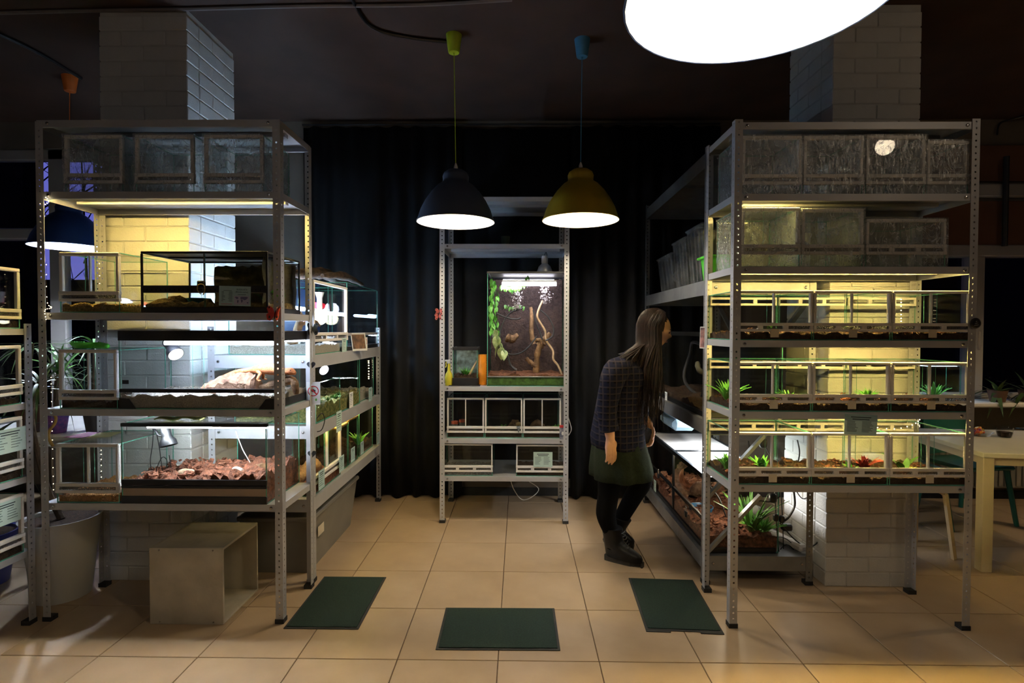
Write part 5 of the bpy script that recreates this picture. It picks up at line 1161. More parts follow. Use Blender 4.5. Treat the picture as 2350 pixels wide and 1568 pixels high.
# cords, adaptor plugs and power strip behind the right rack
for k, (pts, lab, r) in enumerate((
    ([(1708, 1162), (1740, 1150), (1768, 1152), (1790, 1140)], 'black cord running across to the adaptor under right rack', .004), ([(1778, 1128), (1780, 1170), (1784, 1230), (1788, 1268)], 'black cord hanging straight under right rack, left one', .003), ([(1792, 1128), (1796, 1190), (1798, 1260)], 'black cord hanging straight under right rack, right one', .003),
    ([(1822, 1128), (1824, 1160), (1812, 1185), (1800, 1196)], 'thick black cord bending down to the plugs under right rack', .006), ([(1790, 1200), (1815, 1230), (1840, 1250), (1865, 1254), (1900, 1220), (1930, 1180), (1950, 1130)], 'long black cord sweeping past brick column under right rack', .004), ([(1775, 1233), (1800, 1235), (1825, 1255), (1830, 1270), (1805, 1250), (1780, 1275)], 'black cord coiled on the lower shelf under right rack', .003),
    ([(1828, 1128), (1842, 1145), (1858, 1138), (1862, 1126)], 'black cord loop under right rack near column', .003), ([(1718, 1012), (1719, 1030), (1710, 1060)], 'black cord behind the bottom left long terrarium', .004), ([(1758, 1028), (1768, 1045), (1790, 1058)], 'black cord leaving the adaptor behind bottom shelf of right rack', .004), ([(1830, 1010), (1835, 1040), (1828, 1075)], 'black cord behind middle of the bottom shelf, right rack', .004))):
    cord(lab, [W(a, b, 3.16 + .03 * (k % 3)) for a, b in pts], r)
for k, (a, b, lab) in enumerate(((1773, 1143, 'black mains adaptor hanging below the right rack, upper'), (1780, 1188, 'black plug on the power strip, left one'), (1794, 1192, 'black plug on the power strip, right one'), (1737, 1118, 'small black cord switch under right rack'), (1752, 1018, 'black inline dimmer hanging behind bottom shelf of right rack'))):
    g = MB(); s = (.022, .02, .028) if k in (0, 4) else (.015, .015, .022); g.ell((0, 0, 0), s, 12, 8, fn=lambda v: Vector([math.copysign(abs(c) ** .6, c) for c in v])); o = g.build('plug_adaptor', M_BLACK, None, True, 60, W(a, b, 3.17)); tag(o, lab, 'plug', 'plugs and adaptors')
t = T('power_strip', 'white power strip lying on lower shelf by right brick column', 'power strip', (1.63, 3.30, .175), math.radians(108)); m = MB(); m.bbox(-.15, .15, -.028, .028, 0, .04, .012); sub(t, m, 'body', M_WHITEP)
for k in range(4): m = MB(); m.lathe([(.018, .041), (.016, .035), (0, .034)], 16, (-.1 + k * .06, 0, 0)); m.build('socket', mat('socket_grey', (.4, .4, .4), .6), t, True, 40)
tag(MB().bbox(-.03, .03, -.02, .02, -.02, .02, .008).build('transformer', M_BLACK, None, loc=(1.60, 3.22, .30)), 'black transformer block above the power strip', 'transformer')

# ------------------------------------------------------------------ heavy rack behind the woman
V0 = 1.105
M_BINW = glass_mat('cloudy_plastic', (.5, .52, .56), 1.0, haze=.12, rough=.25)
for k, (a, b, hh, lab) in enumerate(((3.35, 3.66, .36, 'clear plastic storage bin, nearest on heavy rack'), (3.68, 3.99, .33, 'clear plastic storage bin, middle one on heavy rack'), (4.02, 4.42, .27, 'clear plastic storage bin, farthest on heavy rack'))):
    t = T('storage_bin', lab, 'bin', (V0 + .22, (a + b) / 2, 1.766), 0, 'clear storage bins'); hy = (b - a) / 2
    m = MB(); m.rings([ringr(.17, hy - .02, 0), ringr(.20, hy, hh)], True); m.build('body', M_BINW, t)
    m = MB(); m.bbox(-.21, .21, -hy - .008, hy + .008, hh, hh + .014, .005); sub(t, m, 'lid', M_BINW)
    m = MB()
    for q in range(4): yy = -hy * .7 + q * hy * .45; m.bar((-.178, yy, .01), (-.207, yy, hh - .02), .012, .008)
    m.build('rib', M_BINW, t)
t = T('lime_box', 'lime green plastic tub on the heavy rack beside clear bins', 'tub', (1.17, 3.24, 1.766)); m = MB(); m.rings([ringr(.05, .06, 0), ringr(.065, .075, .14)], True); m.build('body', MG, t); m = MB(); m.bbox(-.085, .08, -.09, .09, .135, .15, .005); sub(t, m, 'rim', MG)
M_FRAMEB = mat('black_aluminium', (.012, .013, .014), .3, .3, .2, 20.)
def door_tank(label, a, b, z, h, d, x=V0, sub_=M_CHIPS, subh=.06, back=None, seed=1, gm=M_GLASS, mid=.17):
    t = plain_tank(label, a, b, x, d, z, h, 'y-', sub=sub_, subh=subh, seed=seed, back=back, gm=gm, lid=False, rough=.014); hw = (b - a) / 2; hd = d / 2
    m = MB()
    for q in ((-hw - .004, hw + .004, -hd - .006, -hd + .016), (-hw - .004, hw + .004, hd - .016, hd + .004), (-hw - .004, -hw + .014, -hd + .016, hd - .016), (hw - .014, hw + .004, -hd + .016, hd - .016)): m.bbox(*q, h - .02, h + .008, .002)
    sub(t, m, 'top_frame', M_FRAMEB)
    m = MB()
    for q in ((-hw - .004, hw + .004, -hd - .006, -hd + .016), (-hw - .004, -hw + .014, -hd + .016, hd - .016), (hw - .014, hw + .004, -hd + .016, hd - .016)): m.bbox(*q, 0, .03, .002)
    sub(t, m, 'base_frame', M_FRAMEB)
    if mid: m = MB(); m.bbox(-hw, hw, -hd - .008, -hd + .010, mid, mid + .022, .003); sub(t, m, 'front_rail', M_FRAMEB)
    for s in (-1, 1): m = MB(); m.bbox(s * hw - .006, s * hw + .006, -hd - .004, -hd + .010, .03, h - .02, .002); sub(t, m, 'corner_post', M_FRAMEB)
    MB().box(-hw + .01, hw - .01, -hd + .014, hd - .014, h + .001, h + .002).build('lid_mesh', mesh_screen('pale_lid_mesh', (.42, .41, .40), 400., .22), t)
    return t
tkR1 = door_tank('black framed tank with cork tunnel, far one on heavy rack bottom', 3.865, 4.54, .166, .44, .46, seed=81, subh=.08, back=M_ROCKBG)
tkR2 = door_tank('black framed planted tank, near one on heavy rack bottom', 3.16, 3.855, .166, .44, .42, seed=82, subh=.09, sub_=M_CHIPS, back=None)
tkR3 = door_tank('dark tank with a branch ring on the heavy rack middle shelf', 3.22, 4.5, .956, .50, .46, seed=83, sub_=M_SOIL, subh=.05, back=mat('black_sheet', (.01, .01, .01), .8), mid=.0)
tag(MB().tube([Vector((V0 + .16 + .02 * math.sin(3 * a), 3.85 + .26 * math.cos(a), 1.20 + .19 * math.sin(a))) for a in [k * 2 * PI / 30 for k in range(31)]], .012, 8, False).build('branch_ring', M_VINE, None, True, 60), 'dark vine bent into a ring inside the dark tank', 'vine')
lump('pale lichen knot on the ring inside the dark tank', 'knot', [(V0 + .12, 3.72, 1.25), (V0 + .11, 3.66, 1.21), (V0 + .12, 3.6, 1.19)], mat('lichen', (.13, .12, .08), .9), 'wood', [.015, .022, .012], 86, .2, 8)
# lamp bar above the bottom tanks
t = T('light_bar', 'white light bar glowing above the lids of the bottom tanks', 'lamp', (V0 + .24, 3.78, .86)); m = MB(); m.bbox(-.03, .03, -.30, .30, 0, .022, .004); sub(t, m, 'housing', M_WHITEP); MB().box(-.02, .02, -.28, .28, -.006, 0).build('light_tube', glow('bar_tube', (.90, .96, 1.), 36), t)
light('bar_light', 'AREA', (0, 0, -.012), 7, (.95, .97, 1.), t, (.05, .55))
for s in (-.25, .25): MB().tube([(0, s, .02), (0, s, .05)], .004, 6).build('hanger', M_STEELD, t)
light('tank_light', 'POINT', (.18, .02, .32), 6.5, (1., .80, .58), tkR1, .04)
light('tank_light', 'POINT', (.22, -.02, .32), 1.6, (1., .84, .62), tkR2, .04)
# cork tunnel (hollow), lumps and blue dish in the bottom tanks
def cork_tube(label, c, ax, r, l, seed):
    rr = random.Random(seed); d = Vector(ax).normalized(); q = Vector((0, 0, 1)).rotation_difference(d).to_matrix(); g = MB(); n = 26; k = 8; vs = []; fs = []
    for s, rad in ((0, r), (1, r * .74)):
        for i in range(k + 1):
            for j in range(n):
                a = 2 * PI * j / n; R_ = rad * (1 + (.10 * rr.uniform(-1, 1) + .06 * math.sin(5 * a + i)) * (1 if s == 0 else .4)); vs.append(q @ Vector((R_ * math.cos(a), R_ * math.sin(a), -l / 2 + l * i / k)))
    N_ = (k + 1) * n
    for i in range(k):
        for j in range(n):
            p = (j + 1) % n; fs.append((i * n + j, i * n + p, i * n + n + p, i * n + n + j)); fs.append((N_ + i * n + j, N_ + i * n + n + j, N_ + i * n + n + p, N_ + i * n + p))
    for e in (0, k):
        for j in range(n): p = (j + 1) % n; fs.append((e * n + j, N_ + e * n + j, N_ + e * n + p, e * n + p) if e == 0 else (e * n + j, e * n + p, N_ + e * n + p, N_ + e * n + j))
    g.add(vs, fs); return tag(g.build('cork_tunnel', M_CORK, None, True, 45, c), label, 'bark')
cork_tube('hollow cork bark tunnel glowing warm in the far bottom tank', (V0 + .20, 4.02, .385), (-.42, -.9, .06), .125, .24, 4)
lump('round cork lump in front of the cork tunnel', 'cork_lump', [(V0 + .17, 3.93, .28), (V0 + .20, 3.90, .33), (V0 + .26, 3.91, .29)], M_CORK, 'bark', [.03, .055, .035], 87, .15, 12)
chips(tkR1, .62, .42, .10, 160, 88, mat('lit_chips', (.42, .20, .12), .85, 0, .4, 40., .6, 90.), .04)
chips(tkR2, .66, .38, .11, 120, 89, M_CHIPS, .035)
tag(MB().lathe([(0, 0), (.07, 0), (.08, .03), (.075, .03), (.065, .006), (0, .006)], 24).build('water_dish', mat('blue_dish', (.03, .22, .50), .3), None, True, 40, (V0 + .12, 3.62, .262)), 'bright blue water dish in the near bottom tank', 'dish')
tuft('tall green water plant at near end of the near bottom tank', (1.40, 3.24, .26), .26, 34, M_LEAF, 91, .7, .012)
tuft('bushy green plant low in the near bottom tank', (1.45, 3.22, .25), .14, 60, M_LEAFB, 92, .9, .012)
lump('grey food bowl rock in near bottom tank', 'stone', [(1.46, 3.42, .30), (1.50, 3.40, .33), (1.53, 3.42, .30)], mat('grey_stone', (.3, .3, .28), .8), 'stone', [.03, .045, .03], 93, .1, 10)
lump('thin dark twig in the near bottom tank', 'twig', [(1.17, 3.30, .52), (1.22, 3.28, .45), (1.26, 3.27, .34)], M_VINE, 'twig', [.006, .005, .004], 94, .1, 6)
for k, (a, b, s) in enumerate(((1528, 915, .10), (1503, 1115, .09))):
    card(['white card with green mark on the edge under the dark tank', 'mint card stuck on the cork tunnel tank'][k], SX(a, b, V0 - .012), .07, s, -PI / 2, 0, M_PAPER if k == 0 else M_CARDG, 4, True, 1, seed=20 + k)
for k, (a, b) in enumerate(((1574, 1165), (1511, 1080))):
    p = SX(a, b, V0 - .018); t = T('padlock', ['black padlock hanging from rail of near bottom tank', 'black padlock hanging from rail of far bottom tank'][k], 'padlock', p); m = MB(); m.bbox(-.008, .008, -.014, .014, -.06, -.022, .004); sub(t, m, 'lock_body', M_BLACK)
    MB().tube(bez([(0, -.009, -.024), (0, -.009, .0), (0, 0, .010), (0, .009, .0), (0, .009, -.024)]), .003, 6).build('shackle', M_CHROME, t, True)
tag(MB().bbox(-.09, .09, -.20, .20, -.09, .0, .03).build('blue_grey_plate', mat('blue_grey_surface', (.16, .24, .30), .9, 0, .1, 20.), None, True, loc=(V0 + .15, 4.28, .80)), 'blue grey sheet tucked under the heavy rack middle shelf', 'flat_sheet')  # thick block standing in for a blue-grey metal or plastic sheet
# ------------------------------------------------------------------ plants and table on the window side
def rosette(label, c, n, l, w_, m, seed, droop=(.3, 1.4), name='potted_dracaena', pot=None, stem=None, cat='plant', tiltup=.5):
    rr = random.Random(seed); t = T(name, label, cat, c)
    ms = [leaf_mesh(l, w_, d, m, 8) for d in (.25, .7, 1.2)]
    z0 = 0
    if pot:
        r, h_, pm = pot; MB().lathe([(0, 0), (r * .72, 0), (r, h_), (r * 1.04, h_), (r * .94, h_ - .004), (r * .92, h_ - .02), (0, h_ - .02)], 28).build('pot', pm, t, True, 40)
        MB().lathe([(0, h_ - .018), (r * .93, h_ - .02)], 24).build('soil', M_SOIL, t); z0 = h_ - .02
    if stem:
        P = bez([(0, 0, z0)] + [Vector(s) for s in stem]); MB().tube(P, [.018 - .008 * i / len(P) for i in range(len(P))], 8).build('stem', mat('brown_stem', (.12, .08, .05), .9, 0, .3, 30., .5, 60.), t, True); top = P[-1]
    else: top = Vector((0, 0, z0))
    for k in range(n):
        a = 2 * PI * k / n * 2.4 + rr.uniform(-.3, .3); up = -rr.uniform(-.2, 1.) * tiltup - .15
        put('leaf', ms[k % 3], t, top + Vector((0, 0, -.05 * k / n)), (rr.uniform(-.2, .2), up, a), rr.uniform(.7, 1.1))
    return t
M_POTW = mat('white_planter', (.62, .62, .60), .45, 0, .04, 4.)
p = G(118, 1392); 
rosette('tall dark dracaena in large white planter at left', (-2.53, 2.93, 0), 22, .30, .012, M_LEAFD, 1, pot=(.18, .44, M_POTW), stem=[(-.10, .02, .60), (-.16, .0, .98), (-.14, .03, 1.18)], tiltup=.9)
rosette('green spiky dracaena behind the left rack post', (-3.22, 3.70, .752), 16, .30, .013, M_LEAF, 2, pot=(.075, .16, mat('blue_pot', (.06, .07, .38), .5, 0, .3, 40., col2=(.3, .08, .3))), stem=[(.0, .0, .30), (.02, 0, .44)], tiltup=1.1)
rosette('long leaved spider plant behind the green scoop', (-2.93, 3.68, .752), 22, .30, .010, M_LEAF, 3, pot=(.07, .14, mat('dark_pot', (.05, .04, .04), .6)), stem=[(0, 0, .40), (0, 0, .62)], tiltup=.75)
rosette('drooping thin leaved plant below left rack third shelf', (-3.05, 3.86, .752), 18, .32, .008, M_LEAFD, 4, pot=(.07, .14, mat('purple_pot', (.10, .04, .16), .6)), stem=[(0, 0, .30), (.03, 0, .46)], tiltup=.2)
rosette('low dark foliage plant behind the leftmost rack', (-3.10, 3.05, .0), 22, .36, .016, M_LEAFD, 5, pot=(.16, .30, mat('blue_glaze', (.03, .04, .25), .4)), stem=[(0, 0, .62), (.02, 0, .8)], tiltup=.7)
rosette('hanging dark foliage plant beside the leftmost rack', (-3.42, 3.72, .752), 20, .38, .010, M_LEAFD, 6, pot=(.09, .18, mat('brown_pot', (.10, .05, .03), .6)), stem=[(0, 0, .45), (.02, 0, .62)], tiltup=.1)
tag(MB().tube(bez([W(120, 950, 2.76), W(128, 958, 2.76), W(126, 972, 2.76), W(114, 988, 2.76), W(112, 1005, 2.76), W(122, 1025, 2.76)], 6), .007, 8).build('twisted_branch', mat('ochre_branch', (.42, .25, .05), .6, 0, .3, 20.), None, True, 60), 'twisted ochre branch hanging behind the left rack front post', 'branch')
# white shelf table under the window lamp
def table(label, c, lx, ly, h, rz, top, leg, lw=.05, th=.03, name='white_table'):
    t = T(name, label, 'table', c, rz); m = MB(); m.bbox(-lx / 2, lx / 2, -ly / 2, ly / 2, h - th, h, .004); sub(t, m, 'table_top', top)
    for a in (-1, 1):
        for b in (-1, 1): m = MB(); m.bbox(a * (lx / 2 - .04) - lw / 2, a * (lx / 2 - .04) + lw / 2, b * (ly / 2 - .04) - lw / 2, b * (ly / 2 - .04) + lw / 2, 0, h - th, .003); sub(t, m, 'leg', leg)
    m = MB(); m.box(-lx / 2 + .05, lx / 2 - .05, -ly / 2 + .03, -ly / 2 + .05, h - th - .05, h - th); m.box(-lx / 2 + .05, lx / 2 - .05, ly / 2 - .05, ly / 2 - .03, h - th - .05, h - th); m.box(-lx / 2 + .03, -lx / 2 + .05, -ly / 2 + .05, ly / 2 - .05, h - th - .05, h - th); m.box(lx / 2 - .05, lx / 2 - .03, -ly / 2 + .05, ly / 2 - .05, h - th - .05, h - th); m.build('apron', leg, t)
    return t
M_TABW = mat('white_laminate', (.72, .70, .67), .45, 0, .05, 5.); M_TABL = mat('cream_painted_leg', (.66, .58, .45), .5, 0, .05, 6.)
table('white table lit by the blue lamp behind left rack', (-3.25, 4.02, 0), 1.3, .9, .75, 0, M_TABW, M_TABW)
tbl = table('white cafe table with cream legs at the right edge', (3.34, 3.66, 0), .95, .85, .735, math.radians(-7), M_TABW, M_TABL, .062)
p = G(2305, 1003, .736)
t = T('glass_cup', 'clear glass cup of dark tea on the cafe table', 'cup', (p.x, p.y, .736))
MB().lathe([(.036, .002), (.044, .03), (.047, .07), (.049, .07), (.046, .03), (.038, 0), (0, 0)], 24).build('cup', glass_mat('cup_glass', (.93, .93, .92), 1.2), t, True, 50)
MB().lathe([(0, .004), (.036, .004), (.043, .03), (.0435, .036), (0, .036)], 20).build('tea', mat('dark_tea', (.03, .012, .005), .15), t, True, 40)
p = G(2245, 1000, .736)
t = T('sweets_dish', 'shallow dish heaped with colourful wrapped sweets', 'dish', (p.x, p.y, .736)); MB().lathe([(0, .004), (.05, .004), (.085, .03), (.088, .03), (.055, 0), (0, 0)], 24).build('dish', glass_mat('cup_glass', (.93, .93, .92), 1.2), t, True, 50)
cols = [mat('wrap_red', (.5, .08, .05), .35), mat('wrap_orange', (.7, .28, .05), .35), mat('wrap_purple', (.25, .08, .3), .35), mat('wrap_gold', (.6, .45, .12), .3, .6), mat('wrap_white', (.7, .7, .7), .4)]
rr = random.Random(5)
for k in range(22):
    g = MB(); a = rr.uniform(0, 6.3); d = rr.uniform(0, .06); s = rr.uniform(.012, .018); g.ell((0, 0, 0), (s, s * .7, s * .6), 8, 6); g.lathe([(s * .2, s * .9), (s * .6, s * 1.6)], 6, m=Matrix.Rotation(PI / 2, 3, 'Y'))
    o = g.build('wrapped_sweet', cols[k % 5], None, True, 50, (p.x + math.cos(a) * d, p.y + math.sin(a) * d, .736 + .022 + .03 * (1 - d / .06) * rr.uniform(.3, 1.2))); o.rotation_euler = (rr.uniform(0, 3), rr.uniform(0, 3), rr.uniform(0, 3)); tag(o, 'small %s wrapped sweet in the dish on cafe table' % ['red', 'orange', 'purple', 'gold', 'white'][k % 5], 'sweet', '%s wrapped sweets in the dish' % ['red', 'orange', 'purple', 'gold', 'white'][k % 5])
p = G(2350, 985, .736); t = T('smartphone', 'dark smartphone lying on the cafe table', 'phone', (p.x + .03, p.y, .736), .3); m = MB(); m.bbox(-.075, .075, -.038, .038, 0, .008, .003); sub(t, m, 'body', M_BLACK); m = MB(); m.box(-.068, .068, -.034, .034, .008, .0085); m.build('screen', mat('phone_glass', (.02, .02, .025), .1), t)
M_TEAL = mat('teal_plastic_chair', (.01, .12, .10), .45, 0, .1, 6.)
def shell_chair(label, c, rz):
    t = T('plastic_chair', label, 'chair', c, rz)
    m = MB(); m.bbox(-.21, .21, -.21, .21, .42, .45, .012); sub(t, m, 'seat', M_TEAL)
    g = MB(); vs = []; nx, nz = 12, 6
    for s in (0, .018):
        for j in range(nz + 1):
            for i in range(nx + 1):
                u = i / nx * 2 - 1; v = j / nz; vs.append((u * (.22 - .02 * v * v), .20 + s - .07 * u * u + .05 * v, .47 + .36 * v * (1 - .10 * u * u * v)))
    n1 = nx + 1; K = n1 * (nz + 1); fs = []
    for j in range(nz):
        for i in range(nx): a = j * n1 + i; fs.append((a, a + 1, a + n1 + 1, a + n1)); fs.append((K + a, K + a + n1, K + a + n1 + 1, K + a + 1))
    for i in range(nx): a = nz * n1 + i; fs.append((a, a + 1, K + a + 1, K + a))
    for j in range(nz): a = j * n1; fs.append((a, a + n1, K + a + n1, K + a)); a += nx; fs.append((a, K + a, K + a + n1, a + n1))
    g.add(vs, fs); sub(t, g, 'backrest', M_TEAL, True, 50)
    for a in (-1, 1):
        for b in (-1, 1): MB().tube([(a * .17, b * .17, .42), (a * .21, b * .22, 0)], [.02, .015], 8).build('leg', M_TEAL, t, True)
    for a in (-1, 1): MB().tube([(a * .2, .17, .44), (a * .21, .22, .56)], .014, 6).build('back_support', M_TEAL, t, True)
    return t
shell_chair('teal plastic chair at the far side of the cafe table', (3.52, 4.28, 0), .15)
shell_chair('teal plastic chair tucked behind the right brick column', (2.98, 4.2, 0), 1.5)
# bentwood stool
t = T('bentwood_stool', 'pale bentwood stool between right column and cafe table', 'stool', (2.64, 3.62, 0), math.radians(8)); M_BW = mat('pale_bentwood', (.62, .50, .34), .5, 0, .08, 12.)
MB().lathe([(0, .44), (.16, .44), (.172, .45), (.172, .462), (.16, .468), (0, .468)], 28).build('seat', M_BW, t, True, 40)
for k in range(4):
    a = PI / 4 + k * PI / 2; d = Vector((math.cos(a), math.sin(a), 0)); P = bez([d * .04 + Vector((0, 0, .432)), d * .12 + Vector((0, 0, .432)), d * .158 + Vector((0, 0, .415)), d * .17 + Vector((0, 0, .37)), d * .215], 5)
    MB().tube(P, .016, 4, True, 1.6).build('leg', M_BW, t)
# radiator, sill plants, dark shade behind the rack
t = T('radiator', 'grey panel radiator below the right window', 'radiator', (4.1, WALL_Y - .08, .12)); m = MB(); m.bbox(-.9, .9, -.03, .03, 0, .5, .01); sub(t, m, 'panel', mat('grey_radiator', (.26, .25, .23), .5))
for k in range(36): m = MB(); m.bbox(-.88 + k * .05, -.855 + k * .05, -.042, -.03, .02, .48, .004); sub(t, m, 'fin', mat('grey_radiator', (.26, .25, .23), .5))
MB().tube([(-.95, 0, .05), (-.9, 0, .05)], .015, 8).build('valve', M_STEELD, t, True)
for k, (a, lab) in enumerate(((2275, 'leafy green potted plant on right window sill'), (2345, 'broad leaved potted plant at far right of window sill'))):
    p = W(a, 900, WALL_Y - .14); q = rosette(lab, (p.x, WALL_Y - .2, .88), 20, .17 if k == 0 else .22, .016, M_LEAFD, 30 + k, pot=(.07, .10, mat('brown_pot', (.10, .05, .03), .6)), tiltup=1.5, name='potted_plant')
t = T('reflected_aquarium', 'small lit tank added for a window reflection behind the right rack', 'reflected_aquarium', (W(2150, 860, WALL_Y - .14).x, WALL_Y - .14, .881))  # small tank added where only a reflection glows in the window
for q in ((-.14, .14, .075, .079, 0, .30), (-.14, .14, -.079, -.075, 0, .30), (-.14, -.136, -.075, .075, 0, .30), (.136, .14, -.075, .075, 0, .30), (-.136, .136, -.075, .075, 0, .004)): pane(t, *q)
m = MB(); m.bbox(-.14, .14, -.08, .08, .30, .32, .004); sub(t, m, 'hood', M_BLACK); MB().box(-.12, .12, -.06, .06, .294, .299).build('light_tube', glow('aq_tube', (.55, .75, 1.), 7), t)
tuft('green water plants inside the small added tank', (t.location.x - .02, t.location.y, .89), .16, 30, M_LEAFB, 44, .8, .014)
rr = random.Random(2)

for k, (a, b, hh, ww, lab) in enumerate(((22, 1012, .115, .17, 'mint notice stuck on third terrarium of leftmost rack'), (14, 1178, .11, .15, 'mint notice stuck on lowest terrarium of leftmost rack'))):
    q = SX(a, b, EX + .0145); card(lab, q, ww, hh, PI / 2, 0, M_CARDG, 5, True, 2, seed=90 + k)
tuft('bright green leaves in the top terrarium of leftmost rack', (EX - .08, 2.53, 1.51), .08, 16, M_LEAFB, 97, .9, .02)
# ------------------------------------------------------------------ the woman looking into the tanks
PY = 3.50
def wp(x, y, dy=0.): return W(x, y, PY + dy)
M_SKIN = mat('skin', (.66, .36, .23), .55, 0, .08, 14., .05, 120.)
M_SHIRT = mat('dark_plaid', (.02, .02, .03), .85)
def plaid():
    m = bpy.data.materials.new('plaid_flannel'); m.use_nodes = True; N = m.node_tree.nodes; L = m.node_tree.links; b = N['Principled BSDF']; b.inputs['Roughness'].default_value = .9; b.inputs['Specular IOR Level'].default_value = .08
    t = N.new('ShaderNodeTexCoord'); cols = []
    base = (.004, .004, .006)
    prev = None
    for ax, sc_, ph, col, th in (('Z', 9., 0., (.008, .009, .024), .35), ('X', 9., 1., (.007, .008, .02), .35), ('Z', 9., 2.2, (.035, .028, .03), .9), ('X', 9., 3.0, (.03, .024, .026), .9)):
        w_ = N.new('ShaderNodeTexWave'); w_.bands_direction = ax; w_.inputs['Scale'].default_value = sc_ * .9; w_.inputs['Phase Offset'].default_value = ph; w_.inputs['Distortion'].default_value = .4; L.new(t.outputs['Object'], w_.inputs['Vector'])
        r = N.new('ShaderNodeMath'); r.operation = 'GREATER_THAN'; r.inputs[1].default_value = th; L.new(w_.outputs[1], r.inputs[0])
        mx = N.new('ShaderNodeMix'); mx.data_type = 'RGBA'; L.new(r.outputs[0], mx.inputs['Factor'])
        k = N.new('ShaderNodeMath'); k.operation = 'MULTIPLY'; k.inputs[1].default_value = .75; L.new(r.outputs[0], k.inputs[0]); L.new(k.outputs[0], mx.inputs['Factor'])
        if prev is None: mx.inputs['A'].default_value = (*base, 1)
        else: L.new(prev, mx.inputs['A'])
        mx.inputs['B'].default_value = (*col, 1); prev = mx.outputs['Result']
    L.new(prev, b.inputs['Base Color']); return m
M_PLAID = plaid()
M_SKIRT = mat('olive_corduroy', (.016, .021, .011), .95, 0, .2, 60., .4, 260., spec=.1)
M_TIGHTS = mat('black_tights', (.002, .002, .0025), .9, 0, .2, 40., spec=.08)
M_BOOT = mat('black_leather_boot', (.004, .004, .0045), .4, 0, .3, 20., .1, 120., spec=.3)
M_SOLE = mat('boot_sole', (.03, .024, .018), .8, 0, .3, 40.)
M_HAIR = mat('dark_brown_hair', (.007, .004, .003), .5, 0, .4, 30., col2=(.020, .009, .006), spec=.22)
base = G(1435, 1290); base = Vector((.66, 3.46, 0))
per = T('person', 'long haired woman in plaid shirt and olive skirt, leaning toward the tanks', 'person', base)
B0 = base
def L_(v): return Vector(v) - B0
# ---- body: one continuous surface
g = MB()
def limb(pts, rs, n=12, sy=1.): g.tube(bez([L_(p) for p in pts], 4), [x for x in _interp(rs, (len(pts) - 1) * 4 + 1)], n, True, sy, round_=True)
def _interp(rs, k):
    out = []
    for i in range(k):
        f = i / (k - 1) * (len(rs) - 1); a = int(f); out.append(rs[a] * (1 - (f - a)) + rs[min(a + 1, len(rs) - 1)] * (f - a))
    return out
# torso, neck
limb([wp(1425, 1035), wp(1424, 985), wp(1428, 930), wp(1434, 880), wp(1447, 845), wp(1462, 825)], [.125, .13, .115, .125, .10, .06], 16, 1.15)
limb([wp(1458, 835), wp(1478, 808), wp(1492, 790)], [.056, .05, .048])
# head: tilted skull with face profile
hc = wp(1503, 757); tilt = math.radians(14)
Rh = Matrix.Rotation(tilt, 3, 'Y')
def headfn(v):
    # v on unit sphere, +x = face forward
    x, yy, z = v
    f = max(0., x)
    # jaw narrows, back of the head rounds out
    s = 1 - .20 * max(0, -z) * (1 if x > -.2 else .6)
    x2 = x * (1.02 if x > 0 else 1.08); 
    if z < -.35: x2 *= 1 - .12 * (-.35 - z) if x < 0 else 1 + .06 * (-.35 - z)
    # brow, nose, lips, chin along the mid-line
    mid = math.exp(-(yy / .16) ** 2) * f
    nose = math.exp(-((z + .16) / .13) ** 2) * (1.0 if z < -.05 else .8)
    x2 += .26 * nose * mid * (1 if z < .02 else max(0, 1 - (z - .02) / .25))
    x2 += .05 * math.exp(-((z + .44) / .06) ** 2) * math.exp(-(yy / .25) ** 2) * f
    x2 += .05 * math.exp(-((z + .54) / .05) ** 2) * math.exp(-(yy / .22) ** 2) * f
    x2 += .10 * math.exp(-((z + .78) / .14) ** 2) * math.exp(-(yy / .3) ** 2) * f
    x2 += .04 * math.exp(-((z - .14) / .10) ** 2) * f
    # eye sockets
    for sg in (-1, 1): x2 -= .09 * math.exp(-((yy - sg * .36) / .14) ** 2 - ((z - .02) / .10) ** 2) * f
    return Vector((x2, yy * s, z))
g.ell(L_(hc), (.096, .074, .114), 48, 40, rot=Rh, fn=headfn)
# ears
for sg in (-1, 1): g.ell(L_(hc + Rh @ Vector((-.008, sg * .073, -.012))), (.016, .008, .028), 10, 8, rot=Rh)
# arms. near = her right arm, hanging; far = left hand holding a phone
def hand(wrist, d, palm_n, thumb_side, curl, L=.172):
    """wrist point, direction to fingertips, palm normal; five separate fingers"""
    d = Vector(d).normalized(); nrm = Vector(palm_n); nrm = (nrm - d * nrm.dot(d)).normalized(); sd = d.cross(nrm) * thumb_side
    w0 = L_(wrist)
    pl = L * .52
    for s in (-.028, -.012, .006, .022): g.tube([w0 + sd * s * .5, w0 + d * pl * .55 + sd * s * .9, w0 + d * pl + sd * s], [.017, .0155, .0115], 8, True, round_=True)
    lens = (.052, .066, .072, .064)
    for i, s in enumerate((-.030, -.0105, .0095, .029)):
        b = w0 + d * (pl - .004) + sd * s; l = lens[i]; p = [b]; a = 0.
        for k, fr_ in enumerate((.45, .32, .23)):
            a += curl * (.55 + .3 * k) * (1.15 - .12 * i); dd = d * math.cos(a) + nrm * math.sin(a); p.append(p[-1] + dd * l * fr_ * 1.15)
        g.tube(p, [.0088, .0085, .0078, .0066], 8, True, round_=True)
    b = w0 + d * pl * .28 + sd * .026; p = [b, b + d * .028 + sd * .020 + nrm * .008, b + d * .056 + sd * .024 + nrm * .018, b + d * .076 + sd * .020 + nrm * .026]
    g.tube(p, [.014, .0115, .0095, .0072], 8, True, round_=True)
shN = wp(1410, 850, -.17); elN = wp(1393, 938, -.20); wrN = wp(1401, 1008, -.20)
